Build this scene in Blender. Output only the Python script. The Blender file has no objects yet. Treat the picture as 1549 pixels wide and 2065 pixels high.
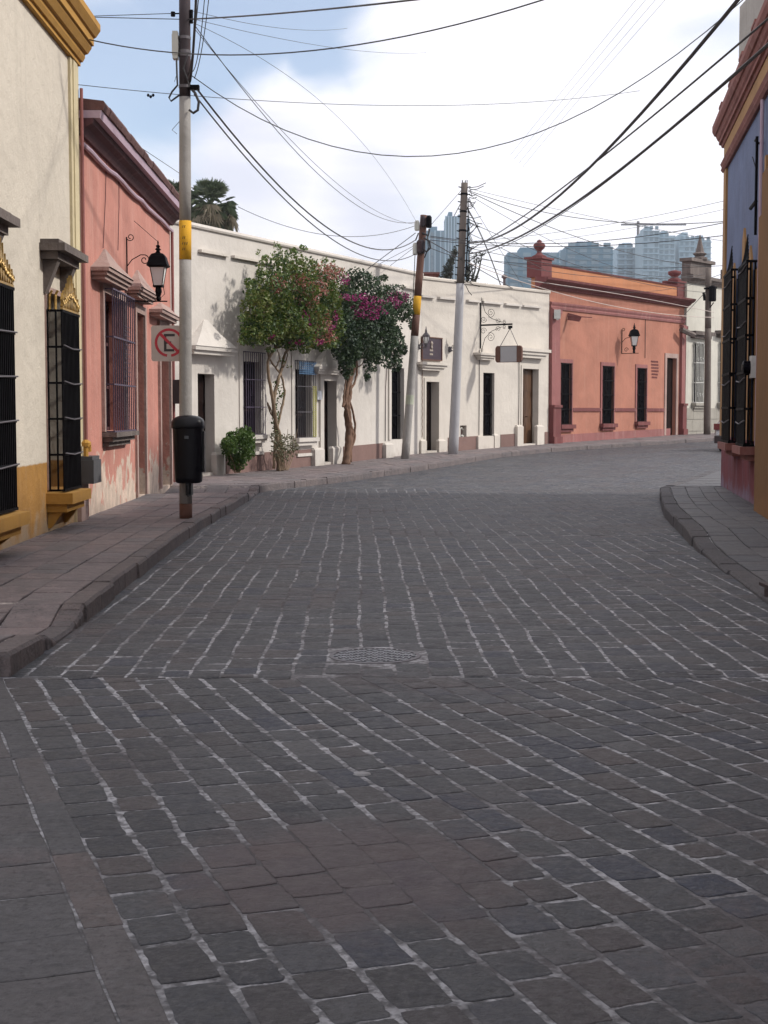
import bpy, math, random
from mathutils import Vector, Matrix
R = math.radians
random.seed(7)
HAZE = 0.00024
S = bpy.context.scene
COL = S.collection

# ------------------------------------------------------------------ camera
F_PX, CX, CY = 2900.0, 774.5, 1032.5
PITCH = math.atan(200.5/2900.0)
CAM = Vector((0, 0, 1.6))
cd = bpy.data.cameras.new('camera'); cam = bpy.data.objects.new('camera', cd); COL.objects.link(cam)
cam.location = CAM; cam.rotation_euler = (math.pi/2-PITCH, 0, 0)
cd.sensor_fit = 'VERTICAL'; cd.sensor_height = 36.0; cd.lens = 36.0*F_PX/2065.0
cd.clip_start = 0.05; cd.clip_end = 6000
S.camera = cam
# ------------------------------------------------------------------ world
SUN = Vector((1.0, -0.05, 0.76)).normalized()
SEL = math.asin(SUN.z); SROT = math.atan2(SUN.x, SUN.y)
w = bpy.data.worlds.new("World"); S.world = w; w.use_nodes = True
nt = w.node_tree; nt.nodes.clear()
def WN(t, **k):
    n = nt.nodes.new(t)
    for a, b in k.items(): setattr(n, a, b)
    return n
sky = WN('ShaderNodeTexSky'); sky.sky_type = 'NISHITA'; sky.sun_disc = False
sky.sun_elevation = SEL; sky.sun_rotation = SROT; sky.air_density = 1.0; sky.dust_density = 0.4; sky.ozone_density = 3.0
bg1 = WN('ShaderNodeBackground'); bg1.inputs[1].default_value = 0.15
nt.links.new(sky.outputs[0], bg1.inputs[0])
bg2 = WN('ShaderNodeBackground'); bg2.inputs[1].default_value = 1.08
tc = WN('ShaderNodeTexCoord')
mp = WN('ShaderNodeMapping'); mp.inputs['Scale'].default_value = (1, 1, 1.9); mp.inputs['Location'].default_value = (0.3, 0.1, 0.4)
nt.links.new(tc.outputs['Generated'], mp.inputs[0])
n1 = WN('ShaderNodeTexNoise'); n1.inputs['Scale'].default_value = 6.5; n1.inputs['Detail'].default_value = 8; n1.inputs['Roughness'].default_value = 0.5; n1.inputs['Distortion'].default_value = 0.3
nt.links.new(mp.outputs[0], n1.inputs[0])
def Wmath(op, a, b=None, clamp=False):
    m = WN('ShaderNodeMath', operation=op, use_clamp=clamp)
    for i, v in enumerate((a, b)):
        if v is None: continue
        if isinstance(v, (int, float)): m.inputs[i].default_value = v
        else: nt.links.new(v, m.inputs[i])
    return m.outputs[0]
def Wblob(px, py, r0, r1):          # smooth patch of sky round a compass direction: 1 inside, 0 outside
    x, y = (px-CX)/F_PX, (CY-py)/F_PX
    d = Vector((x, math.cos(PITCH)+y*math.sin(PITCH), -math.sin(PITCH)+y*math.cos(PITCH))).normalized()
    v = WN('ShaderNodeVectorMath', operation='DISTANCE'); nt.links.new(tc.outputs['Generated'], v.inputs[0]); v.inputs[1].default_value = d
    mr = WN('ShaderNodeMapRange', clamp=True); nt.links.new(v.outputs['Value'], mr.inputs[0])
    mr.inputs[1].default_value = r0; mr.inputs[2].default_value = r1; mr.inputs[3].default_value = 1; mr.inputs[4].default_value = 0
    return mr.outputs[0]
blue = Wmath('MAXIMUM', Wblob(470, 60, 0.02, 0.125), Wmath('MAXIMUM', Wblob(270, 150, 0.01, 0.085), Wblob(620, 130, 0.005, 0.055)))
blue = Wmath('SUBTRACT', blue, Wmath('MULTIPLY', Wblob(540, 250, 0.01, 0.06), 0.8))
nz = Wmath('MULTIPLY', Wmath('SUBTRACT', n1.outputs[0], 0.5), 1.9)
opn = Wmath('ADD', Wmath('MULTIPLY', blue, 1.25), nz)
mr = WN('ShaderNodeMapRange', clamp=True, interpolation_type='SMOOTHSTEP'); nt.links.new(opn, mr.inputs[0])
mr.inputs[1].default_value = 0.05; mr.inputs[2].default_value = 0.85; mr.inputs[3].default_value = 1.0; mr.inputs[4].default_value = 0.22
# soft lavender undersides of the clouds
n2 = WN('ShaderNodeTexNoise'); n2.inputs['Scale'].default_value = 5.0; n2.inputs['Detail'].default_value = 6; n2.inputs['Distortion'].default_value = 0.3
mp2 = WN('ShaderNodeMapping'); mp2.inputs['Scale'].default_value = (1, 1, 3.2); mp2.inputs['Location'].default_value = (4.3, 0.1, 0.9)
nt.links.new(tc.outputs['Generated'], mp2.inputs[0]); nt.links.new(mp2.outputs[0], n2.inputs[0])
g = Wmath('ADD', Wmath('MULTIPLY', Wmath('MAXIMUM', Wblob(470, 330, 0.01, 0.12), Wblob(760, 430, 0.01, 0.1)), 0.9), Wmath('MULTIPLY', Wmath('SUBTRACT', n2.outputs[0], 0.5), 1.8))
mr2 = WN('ShaderNodeMapRange', clamp=True, interpolation_type='SMOOTHSTEP'); nt.links.new(g, mr2.inputs[0])
mr2.inputs[1].default_value = 0.1; mr2.inputs[2].default_value = 0.9; mr2.inputs[3].default_value = 0.0; mr2.inputs[4].default_value = 1.0
mc = WN('ShaderNodeMix', data_type='RGBA'); nt.links.new(mr2.outputs[0], mc.inputs[0])
mc.inputs[6].default_value = (1.03, 1.015, 1.07, 1); mc.inputs[7].default_value = (0.72, 0.74, 0.86, 1)
nt.links.new(mc.outputs[2], bg2.inputs[0])
mx = WN('ShaderNodeMixShader'); nt.links.new(mr.outputs[0], mx.inputs[0]); nt.links.new(bg1.outputs[0], mx.inputs[1]); nt.links.new(bg2.outputs[0], mx.inputs[2])
wo = WN('ShaderNodeOutputWorld'); nt.links.new(mx.outputs[0], wo.inputs[0])
# ------------------------------------------------------------------ sun
sl = bpy.data.lights.new('sun', 'SUN'); sl.energy = 3.2; sl.angle = R(3.5); sl.color = (1.0, 0.95, 0.87)
so = bpy.data.objects.new('sun', sl); COL.objects.link(so); so.rotation_euler = (-SUN).to_track_quat('-Z', 'Y').to_euler(); so.location = (30, 0, 40)
S.view_settings.view_transform = 'Standard'; S.view_settings.look = 'None'; S.view_settings.gamma = 1.0
S.view_settings.exposure = 0.12; S.view_settings.use_curve_mapping = False
S.cycles.max_bounces = 6; S.cycles.volume_bounces = 0; S.cycles.transparent_max_bounces = 8

# ------------------------------------------------------------------ materials
def nodes(name):
    m = bpy.data.materials.new(name); m.use_nodes = True
    t = m.node_tree; return m, t, t.nodes['Principled BSDF']
class NT:
    def __init__(s, t): s.t = t
    def n(s, ty, ins=None, **k):
        x = s.t.nodes.new(ty)
        for a, b in k.items(): setattr(x, a, b)
        for a, b in (ins or {}).items():
            if hasattr(b, 'is_linked') or isinstance(b, bpy.types.NodeSocket): s.t.links.new(b, x.inputs[a])
            else: x.inputs[a].default_value = b
        return x
    def pos(s): return s.n('ShaderNodeNewGeometry').outputs['Position']
    def noise(s, vec, scale, detail=5, rough=0.55, dist=0.0):
        return s.n('ShaderNodeTexNoise', {'Vector': vec, 'Scale': scale, 'Detail': detail, 'Roughness': rough, 'Distortion': dist}).outputs[0]
    def map(s, v, a, b, c=0.0, d=1.0): return s.n('ShaderNodeMapRange', {0: v, 1: a, 2: b, 3: c, 4: d}, clamp=True).outputs[0]
    def mix(s, f, a, b, mode='MIX'):
        return s.n('ShaderNodeMix', {0: f, 6: a, 7: b}, data_type='RGBA', blend_type=mode).outputs[2]
    def math(s, op, a, b=0.0): return s.n('ShaderNodeMath', {0: a, 1: b}, operation=op).outputs[0]
    def scale(s, v, sc, loc=(0, 0, 0)): return s.n('ShaderNodeMapping', {0: v, 'Scale': sc, 'Location': loc}).outputs[0]
def c4(c, k=1.0): return (c[0]*k, c[1]*k, c[2]*k, 1)
def plaster(name, col, var=0.16, streak=0.25, dirt=None, bump=0.35, rough=0.9, peel=None, band=None, foot=0.0, grain=16):
    m, t, p = nodes(name); N = NT(t); P = N.pos()
    big = N.noise(P, 0.9, 6, 0.6, 0.4); fine = N.noise(P, grain, 6, 0.68)
    c = N.mix(N.map(big, 0.3, 0.7), c4(col, 1-var), c4(col, 1+var*0.5))
    c = N.mix(N.map(fine, 0.3, 0.75, 0, 0.35), c, c4(col, 1-var*1.4))
    rp = N.noise(N.scale(P, (0.5, 0.5, 0.8), (3, 1, 2)), 1.3, 3, 0.5, 0.8)
    c = N.mix(N.map(rp, 0.56, 0.585, 0, 0.22), c, c4(col, 1.12))
    if band:      # painted dado: (z, colour)
        z = N.n('ShaderNodeSeparateXYZ', {0: P}).outputs[2]
        zz = N.math('ADD', z, N.math('MULTIPLY', N.math('SUBTRACT', N.noise(P, 2.5, 3), 0.5), 0.05))
        bc = N.mix(N.map(N.noise(P, 2.2, 6, 0.6), 0.3, 0.7), c4(band[1], 0.8), c4(band[1], 1.1))
        c = N.mix(N.map(zz, band[0]-0.01, band[0]+0.01, 1, 0), c, bc)
    if peel:      # (z top, colour)
        z = N.n('ShaderNodeSeparateXYZ', {0: P}).outputs[2]
        k = N.math('ADD', N.noise(N.scale(P, (1, 1, 0.8)), 2.6, 7, 0.62, 0.6), N.map(z, 0.2, peel[0], 0.17, -0.22))
        pc = N.mix(N.map(N.noise(P, 5, 5), 0.35, 0.65), c4(peel[1], 0.75), c4(peel[1], 1.1))
        c = N.mix(N.map(k, 0.53, 0.56), c, pc)
    st = N.noise(N.scale(P, (3.2, 3.2, 0.22)), 1.6, 6, 0.62, 0.2)
    dcol = dirt or (0.25, 0.22, 0.2)
    c = N.mix(N.map(st, 0.52, 0.78, 0, streak), c, c4(dcol))
    sp = N.noise(P, 30, 4, 0.7)
    c = N.mix(N.map(sp, 0.63, 0.75, 0, 0.35), c, c4(dcol))
    if foot:
        z = N.n('ShaderNodeSeparateXYZ', {0: P}).outputs[2]
        k = N.math('ADD', N.noise(P, 3.0, 6, 0.6), N.map(z, 0.2, foot, 0.2, -0.4))
        c = N.mix(N.map(k, 0.45, 0.75, 0, 0.55), c, c4(dcol, 0.9))
    t.links.new(c, p.inputs['Base Color']); p.inputs['Roughness'].default_value = rough
    h = N.math('ADD', N.math('MULTIPLY', N.noise(P, 5, 5), 1.2), N.math('MULTIPLY', fine, 0.5))
    b = N.n('ShaderNodeBump', {'Height': h, 'Strength': bump, 'Distance': 0.03})
    t.links.new(b.outputs[0], p.inputs['Normal']); return m
def simple(name, col, rough=0.6, metal=0.0, var=0.25, scale=6, bump=0.1, spec=None, stretch=(1, 1, 1)):
    m, t, p = nodes(name); N = NT(t); P = N.n('ShaderNodeTexCoord').outputs['Object']
    v = N.noise(N.scale(P, stretch), scale, 6, 0.62, 0.2)
    c = N.mix(N.map(v, 0.3, 0.72), c4(col, 1-var), c4(col, 1+var*0.6))
    t.links.new(c, p.inputs['Base Color'])
    r = N.map(v, 0.3, 0.7, max(0, rough-0.1), min(1, rough+0.1)); t.links.new(r, p.inputs['Roughness'])
    p.inputs['Metallic'].default_value = metal
    if spec is not None: p.inputs['Specular IOR Level'].default_value = spec
    if bump:
        b = N.n('ShaderNodeBump', {'Height': v, 'Strength': bump, 'Distance': 0.01}); t.links.new(b.outputs[0], p.inputs['Normal'])
    return m
def stone_mat(name, cols, patch=None, patch_amt=0.5, rough=0.72, bump=0.5, fine=40):
    m, t, p = nodes(name); N = NT(t); P = N.pos()
    ri = N.n('ShaderNodeNewGeometry').outputs['Random Per Island']
    cr = N.n('ShaderNodeValToRGB', {0: ri}); el = cr.color_ramp.elements
    cr.color_ramp.interpolation = 'LINEAR'
    el[0].position = 0; el[0].color = c4(cols[0]); el[1].position = 1; el[1].color = c4(cols[-1])
    for i, c in enumerate(cols[1:-1]):
        e = el.new((i+1)/(len(cols)-1)); e.color = c4(c)
    c = cr.outputs[0]
    med = N.noise(P, 9, 8, 0.7); fn = N.noise(P, fine, 8, 0.72)
    c = N.mix(N.map(med, 0.3, 0.62, 0.55, 0), c, (0.012, 0.012, 0.014, 1))
    c = N.mix(N.map(N.noise(P, 24, 4, 0.6), 0.52, 0.7, 0, 0.35), c, (0.13, 0.125, 0.135, 1))
    c = N.mix(N.map(N.noise(P, 1.6, 5, 0.6), 0.35, 0.7, 0.0, 0.3), c, (0.02, 0.02, 0.026, 1))
    c = N.mix(N.map(fn, 0.5, 0.66, 0, 0.28), c, (0.125, 0.12, 0.125, 1))
    c = N.mix(N.map(fn, 0.34, 0.47, 0.65, 0), c, (0.012, 0.012, 0.014, 1))
    strk = N.noise(N.scale(P, (5, 22, 5)), 1.0, 5, 0.7)
    c = N.mix(N.map(strk, 0.52, 0.72, 0, 0.5), c, (0.02, 0.02, 0.024, 1))
    if patch:
        k = N.noise(N.scale(P, (1, 1, 1), (1.3, 2.0, 0)), 0.55, 4, 0.55, 0.3)
        k = N.math('MULTIPLY', N.map(k, 0.54, 0.68, 0, 0.7), N.map(N.noise(P, 12, 5, 0.7), 0.38, 0.6))
        if patch[1][2]:      # one worn reddish patch with a place of its own
            dd = N.n('ShaderNodeVectorMath', {0: P, 1: (patch[1][0], patch[1][1], 0)}, operation='DISTANCE').outputs['Value']
            dd = N.math('ADD', dd, N.math('MULTIPLY', N.math('SUBTRACT', N.noise(P, 4, 5), 0.5), 0.7))
            k = N.math('MAXIMUM', k, N.map(dd, patch[1][2]*0.6, patch[1][2], 0.9, 0))
        c = N.mix(N.math('MULTIPLY', k, patch_amt), c, c4(patch[0]))
    t.links.new(c, p.inputs['Base Color'])
    t.links.new(N.map(med, 0.3, 0.7, rough-0.14, rough+0.14), p.inputs['Roughness'])
    h = N.math('ADD', N.math('MULTIPLY', med, 1.4), N.math('MULTIPLY', fn, 0.5))
    b = N.n('ShaderNodeBump', {'Height': h, 'Strength': min(1, bump*1.6), 'Distance': 0.03}); t.links.new(b.outputs[0], p.inputs['Normal'])
    return m
def leaf_mat(name, cols, trans=0.25, patch=1.6):
    m, t, p = nodes(name); N = NT(t); P = N.pos()
    ri = N.n('ShaderNodeNewGeometry').outputs['Random Per Island']
    v = N.math('ADD', N.math('MULTIPLY', ri, 0.5), N.math('MULTIPLY', N.math('SUBTRACT', N.noise(P, patch, 3), 0.25), 1.0))
    cr = N.n('ShaderNodeValToRGB', {0: v}); el = cr.color_ramp.elements
    el[0].position = 0; el[0].color = c4(cols[0]); el[1].position = 1; el[1].color = c4(cols[-1])
    for i, c in enumerate(cols[1:-1]):
        e = el.new((i+1)/(len(cols)-1)); e.color = c4(c)
    t.links.new(cr.outputs[0], p.inputs['Base Color']); p.inputs['Roughness'].default_value = 0.5
    tr = N.n('ShaderNodeBsdfTranslucent', {0: cr.outputs[0]})
    ms = N.n('ShaderNodeMixShader', {0: trans, 1: p.outputs[0], 2: tr.outputs[0]})
    t.links.new(ms.outputs[0], t.nodes['Material Output'].inputs[0]); return m

M = {}
M['cream_l'] = plaster('weathered cream plaster', (0.57, 0.515, 0.435), 0.10, 0.34, (0.36, 0.33, 0.28), 0.7, band=(1.0, (0.34, 0.17, 0.035)), foot=0.9, grain=42)
M['pink'] = plaster('faded pink plaster', (0.48, 0.205, 0.16), 0.2, 0.38, (0.60, 0.40, 0.34), 0.5, peel=(1.75, (0.55, 0.44, 0.36)))
M['cream_a'] = plaster('warm white plaster', (0.55, 0.512, 0.47), 0.09, 0.3, (0.36, 0.31, 0.27), 0.45, foot=0.7)
M['cream_b'] = plaster('off white plaster', (0.55, 0.505, 0.45), 0.09, 0.3, (0.36, 0.31, 0.27), 0.45, foot=0.7)
M['orange'] = plaster('orange terracotta plaster', (0.38, 0.158, 0.107), 0.2, 0.34, (0.45, 0.25, 0.18), 0.35)
M['orange_hi'] = plaster('amber parapet plaster', (0.45, 0.19, 0.09), 0.15, 0.35, (0.4, 0.22, 0.14), 0.3)
M['maroon'] = plaster('maroon trim paint', (0.15, 0.042, 0.042), 0.2, 0.25, (0.4, 0.25, 0.22), 0.3)
M['rose_trim'] = plaster('dusty rose stone trim', (0.26, 0.10, 0.095), 0.2, 0.3, (0.45, 0.35, 0.3), 0.4)
M['brown_band'] = plaster('brown base paint', (0.19, 0.115, 0.10), 0.18, 0.2, (0.15, 0.1, 0.09), 0.3)
M['white_far'] = plaster('old white plaster', (0.54, 0.52, 0.46), 0.12, 0.45, (0.25, 0.24, 0.2), 0.35)
M['ashlar'] = plaster('weathered grey stone', (0.33, 0.31, 0.27), 0.2, 0.5, (0.15, 0.14, 0.12), 0.6)
M['dark_stone'] = plaster('dark weathered stone', (0.13, 0.105, 0.095), 0.35, 0.4, (0.35, 0.3, 0.27), 0.8)
M['grey_stone'] = plaster('pink grey quarry stone', (0.36, 0.25, 0.22), 0.22, 0.4, (0.55, 0.48, 0.44), 0.7)
M['mustard'] = plaster('mustard trim paint', (0.42, 0.22, 0.04), 0.15, 0.45, (0.30, 0.15, 0.04), 0.35)
M['cream_trim'] = plaster('pale yellow trim', (0.55, 0.47, 0.30), 0.15, 0.3, (0.25, 0.22, 0.16), 0.35)
M['blue'] = plaster('blue wall paint', (0.12, 0.155, 0.26), 0.25, 0.4, (0.22, 0.22, 0.32), 0.35, band=(1.15, (0.15, 0.022, 0.03)), foot=0.7)
M['ochre'] = plaster('ochre wall paint', (0.17, 0.075, 0.012), 0.2, 0.4, (0.25, 0.11, 0.03), 0.35, foot=0.8)
M['ochre_pale'] = plaster('pale ochre paint', (0.34, 0.19, 0.075), 0.2, 0.4, (0.25, 0.13, 0.05), 0.3)
M['brick_red'] = plaster('dusty red trim', (0.23, 0.085, 0.07), 0.25, 0.35, (0.45, 0.3, 0.26), 0.35)
M['lilac'] = plaster('lilac trim paint', (0.44, 0.33, 0.40), 0.12, 0.3, (0.25, 0.17, 0.2), 0.3)
M['plum'] = plaster('plum trim paint', (0.075, 0.025, 0.03), 0.2, 0.3, (0.3, 0.15, 0.15), 0.3)
M['tile'] = plaster('old roof tile', (0.13, 0.06, 0.055), 0.35, 0.4, (0.16, 0.08, 0.07), 0.9)
M['concrete'] = plaster('grey concrete', (0.36, 0.34, 0.31), 0.2, 0.45, (0.12, 0.12, 0.11), 0.5)
M['pole'] = plaster('grey pole concrete', (0.31, 0.295, 0.28), 0.16, 0.5, (0.2, 0.18, 0.17), 0.5)
M['pole_white'] = plaster('whitewashed pole', (0.36, 0.355, 0.37), 0.12, 0.4, (0.3, 0.28, 0.27), 0.3)
M['pole_brown'] = plaster('brown pole timber', (0.13, 0.062, 0.045), 0.3, 0.4, (0.05, 0.03, 0.03), 0.5)
M['pole_dark'] = plaster('dark wrapped pole', (0.035, 0.025, 0.03), 0.3, 0.5, (0.12, 0.04, 0.03), 0.5)
M['pole_grey'] = plaster('weathered grey timber', (0.14, 0.115, 0.10), 0.3, 0.5, (0.05, 0.04, 0.035), 0.6)
M['yellow'] = plaster('chipped yellow paint', (0.62, 0.33, 0.02), 0.12, 0.35, (0.3, 0.2, 0.05), 0.3)
M['iron'] = simple('black iron', (0.0035, 0.003, 0.0045), 0.6, 0.0, 0.4, spec=0.06)
M['iron_grey'] = simple('grey iron', (0.09, 0.08, 0.09), 0.55, 0.1, 0.3)
M['lilac_iron'] = simple('lilac painted iron', (0.07, 0.05, 0.09), 0.5, 0.1, 0.3)
M['iron_white'] = simple('white painted iron', (0.55, 0.55, 0.52), 0.5, 0.1, 0.2)
M['gold'] = simple('old gold paint', (0.40, 0.25, 0.07), 0.4, 0.3, 0.5, 20, 0.5)
M['dark_glass'] = simple('dark window', (0.003, 0.0022, 0.005), 0.3, 0, 0.4, 3, 0, 0.05)
M['dark_wood'] = simple('dark brown wood', (0.014, 0.006, 0.005), 0.6, 0, 0.5, 5, 0.4, 0.1, (6, 6, 0.5))
M['red_wood'] = simple('reddish wood', (0.07, 0.022, 0.014), 0.5, 0, 0.4, 5, 0.3, None, (6, 6, 0.5))
M['amber_wood'] = simple('amber wood', (0.09, 0.04, 0.016), 0.5, 0, 0.5, 5, 0.3, None, (6, 6, 0.5))
M['cable'] = simple('black cable', (0.022, 0.02, 0.022), 0.55, 0, 0.2, 5, 0)
M['cable_grey'] = simple('grey cable', (0.16, 0.16, 0.17), 0.6, 0, 0.2, 5, 0)
M['cable_pale'] = simple('pale cable', (0.5, 0.42, 0.38), 0.6, 0, 0.2, 5, 0)
M['plastic'] = simple('black bin plastic', (0.004, 0.004, 0.007), 0.35, 0, 0.3, 7, 0.0, 0.25)
M['grey_box'] = simple('pale grey cabinet', (0.42, 0.41, 0.37), 0.5, 0, 0.15, 4, 0.05)
M['sign_grey'] = simple('sign back panel', (0.46, 0.38, 0.35), 0.45, 0, 0.12, 4, 0.02)
M['sign_red'] = simple('sign red', (0.42, 0.012, 0.03), 0.4, 0, 0.15, 8, 0)
M['sign_black'] = simple('sign black', (0.03, 0.018, 0.02), 0.5, 0, 0.2, 8, 0)
M['panel_grey'] = simple('grey sign panel', (0.33, 0.33, 0.35), 0.5, 0, 0.06, 4, 0)
M['plaque'] = simple('aubergine plaque', (0.035, 0.018, 0.03), 0.4, 0, 0.3, 6, 0.05)
M['lamp_glass'] = simple('frosted lamp glass', (0.72, 0.72, 0.70), 0.35, 0, 0.06, 3, 0, 0.5)
M['bark'] = simple('pale bark', (0.22, 0.155, 0.10), 0.85, 0, 0.4, 9, 0.8, None, (2, 2, 0.5))
M['bark_dark'] = simple('rough brown bark', (0.17, 0.095, 0.06), 0.85, 0, 0.5, 9, 1.0, None, (2, 2, 0.5))
M['leaf1'] = leaf_mat('bougainvillea leaf', [(0.01, 0.026, 0.01), (0.028, 0.065, 0.015), (0.08, 0.13, 0.02), (0.14, 0.155, 0.03), (0.13, 0.07, 0.045)], 0.3)
M['leaf2'] = leaf_mat('dark bougainvillea leaf', [(0.012, 0.028, 0.016), (0.02, 0.045, 0.022), (0.045, 0.08, 0.028), (0.10, 0.13, 0.08)], 0.2)
M['leaf3'] = leaf_mat('bush leaf', [(0.02, 0.05, 0.01), (0.06, 0.12, 0.02), (0.12, 0.18, 0.04)], 0.3, 4)
M['leaf4'] = leaf_mat('dusty shrub leaf', [(0.06, 0.07, 0.035), (0.14, 0.14, 0.08), (0.25, 0.22, 0.14)], 0.25, 4)
M['leaf5'] = leaf_mat('palm frond', [(0.05, 0.085, 0.05), (0.10, 0.13, 0.075), (0.18, 0.19, 0.12)], 0.15, 1)
M['leaf_dead'] = leaf_mat('dry palm frond', [(0.10, 0.09, 0.06), (0.2, 0.17, 0.12), (0.36, 0.32, 0.24)], 0.15, 1)
M['leaf_roof'] = leaf_mat('dry rooftop plant', [(0.02, 0.03, 0.025), (0.05, 0.06, 0.045)], 0.1, 1)
M['magenta'] = leaf_mat('magenta bract', [(0.16, 0.01, 0.07), (0.30, 0.018, 0.14), (0.40, 0.07, 0.22)], 0.3, 4)
M['rose'] = leaf_mat('faded rose bract', [(0.22, 0.05, 0.05), (0.34, 0.13, 0.10), (0.4, 0.2, 0.14)], 0.3, 4)
M['stone'] = stone_mat('basalt setts', [(0.034, 0.038, 0.048), (0.056, 0.059, 0.069), (0.018, 0.021, 0.032), (0.080, 0.080, 0.088), (0.024, 0.031, 0.056), (0.045, 0.048, 0.057), (0.070, 0.057, 0.060), (0.027, 0.030, 0.038)], ((0.085, 0.058, 0.060), (-0.12, 4.95, 0.75)), 0.6, 0.6, 0.55, 46)
M['slab'] = stone_mat('pink grey paving slabs', [(0.22, 0.18, 0.185), (0.25, 0.20, 0.20), (0.19, 0.172, 0.178), (0.275, 0.215, 0.21)], ((0.32, 0.22, 0.20), (0, 0, 0)), 0.4, 0.8, 0.35)
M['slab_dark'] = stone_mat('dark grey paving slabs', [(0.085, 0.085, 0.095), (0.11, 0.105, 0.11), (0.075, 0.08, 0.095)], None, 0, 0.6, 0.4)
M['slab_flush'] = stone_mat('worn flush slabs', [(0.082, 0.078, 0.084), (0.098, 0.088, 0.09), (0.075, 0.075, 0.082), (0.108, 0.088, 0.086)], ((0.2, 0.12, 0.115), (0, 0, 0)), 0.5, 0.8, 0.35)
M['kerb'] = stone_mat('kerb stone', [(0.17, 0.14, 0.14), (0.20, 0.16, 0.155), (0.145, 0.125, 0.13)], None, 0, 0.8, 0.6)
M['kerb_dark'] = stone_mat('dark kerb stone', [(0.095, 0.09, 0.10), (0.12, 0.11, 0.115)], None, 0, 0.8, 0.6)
def mortar(name, a, b, red):
    m, t, p = nodes(name); N = NT(t); P = N.pos()
    v = N.noise(P, 3.0, 7, 0.65, 0.4); v2 = N.noise(P, 22, 6, 0.7)
    c = N.mix(N.map(v, 0.38, 0.6), c4(a), c4(b))
    ld = N.n('ShaderNodeVectorMath', {0: P, 1: (1.2, 12.5, 0)}, operation='DISTANCE').outputs['Value']      # lime rich joints in mid street
    ld = N.math('ADD', ld, N.math('MULTIPLY', N.noise(P, 0.8, 4), 3.0))
    c = N.mix(N.map(ld, 4.5, 12.0, 0.65, 0.12), c, c4(b, 2.3))
    c = N.mix(N.map(v2, 0.44, 0.56, 0.6, 0), c, (0.03, 0.028, 0.03, 1))
    c = N.mix(N.map(N.noise(P, 5.5, 4, 0.6), 0.40, 0.56, 0.8, 0), c, (0.05, 0.048, 0.052, 1))
    k = N.noise(N.scale(P, (1, 1, 1), (1.3, 2.0, 0)), 0.55, 4, 0.55, 0.3)
    c = N.mix(N.map(k, 0.5, 0.62, 0, 0.85), c, c4(red))
    dd = N.n('ShaderNodeVectorMath', {0: P, 1: (-0.12, 4.95, 0)}, operation='DISTANCE').outputs['Value']
    dd = N.math('ADD', dd, N.math('MULTIPLY', N.math('SUBTRACT', N.noise(P, 4, 5), 0.5), 0.7))
    c = N.mix(N.map(dd, 0.4, 0.7, 0.9, 0), c, c4(red))
    t.links.new(c, p.inputs['Base Color']); p.inputs['Roughness'].default_value = 0.95
    b_ = N.n('ShaderNodeBump', {'Height': v2, 'Strength': 0.7, 'Distance': 0.02}); t.links.new(b_.outputs[0], p.inputs['Normal'])
    return m
M['mortar'] = mortar('pale joint mortar', (0.095, 0.095, 0.103), (0.24, 0.238, 0.25), (0.058, 0.051, 0.055))
M['mortar_pale'] = mortar('pale walk mortar', (0.14, 0.14, 0.15), (0.42, 0.41, 0.42), (0.2, 0.19, 0.2))
M['mortar_walk'] = mortar('walk joint mortar', (0.13, 0.11, 0.105), (0.26, 0.23, 0.22), (0.2, 0.14, 0.13))
M['dirt'] = simple('dusty ground', (0.16, 0.14, 0.12), 0.95, 0, 0.3, 0.3, 0)

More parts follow.
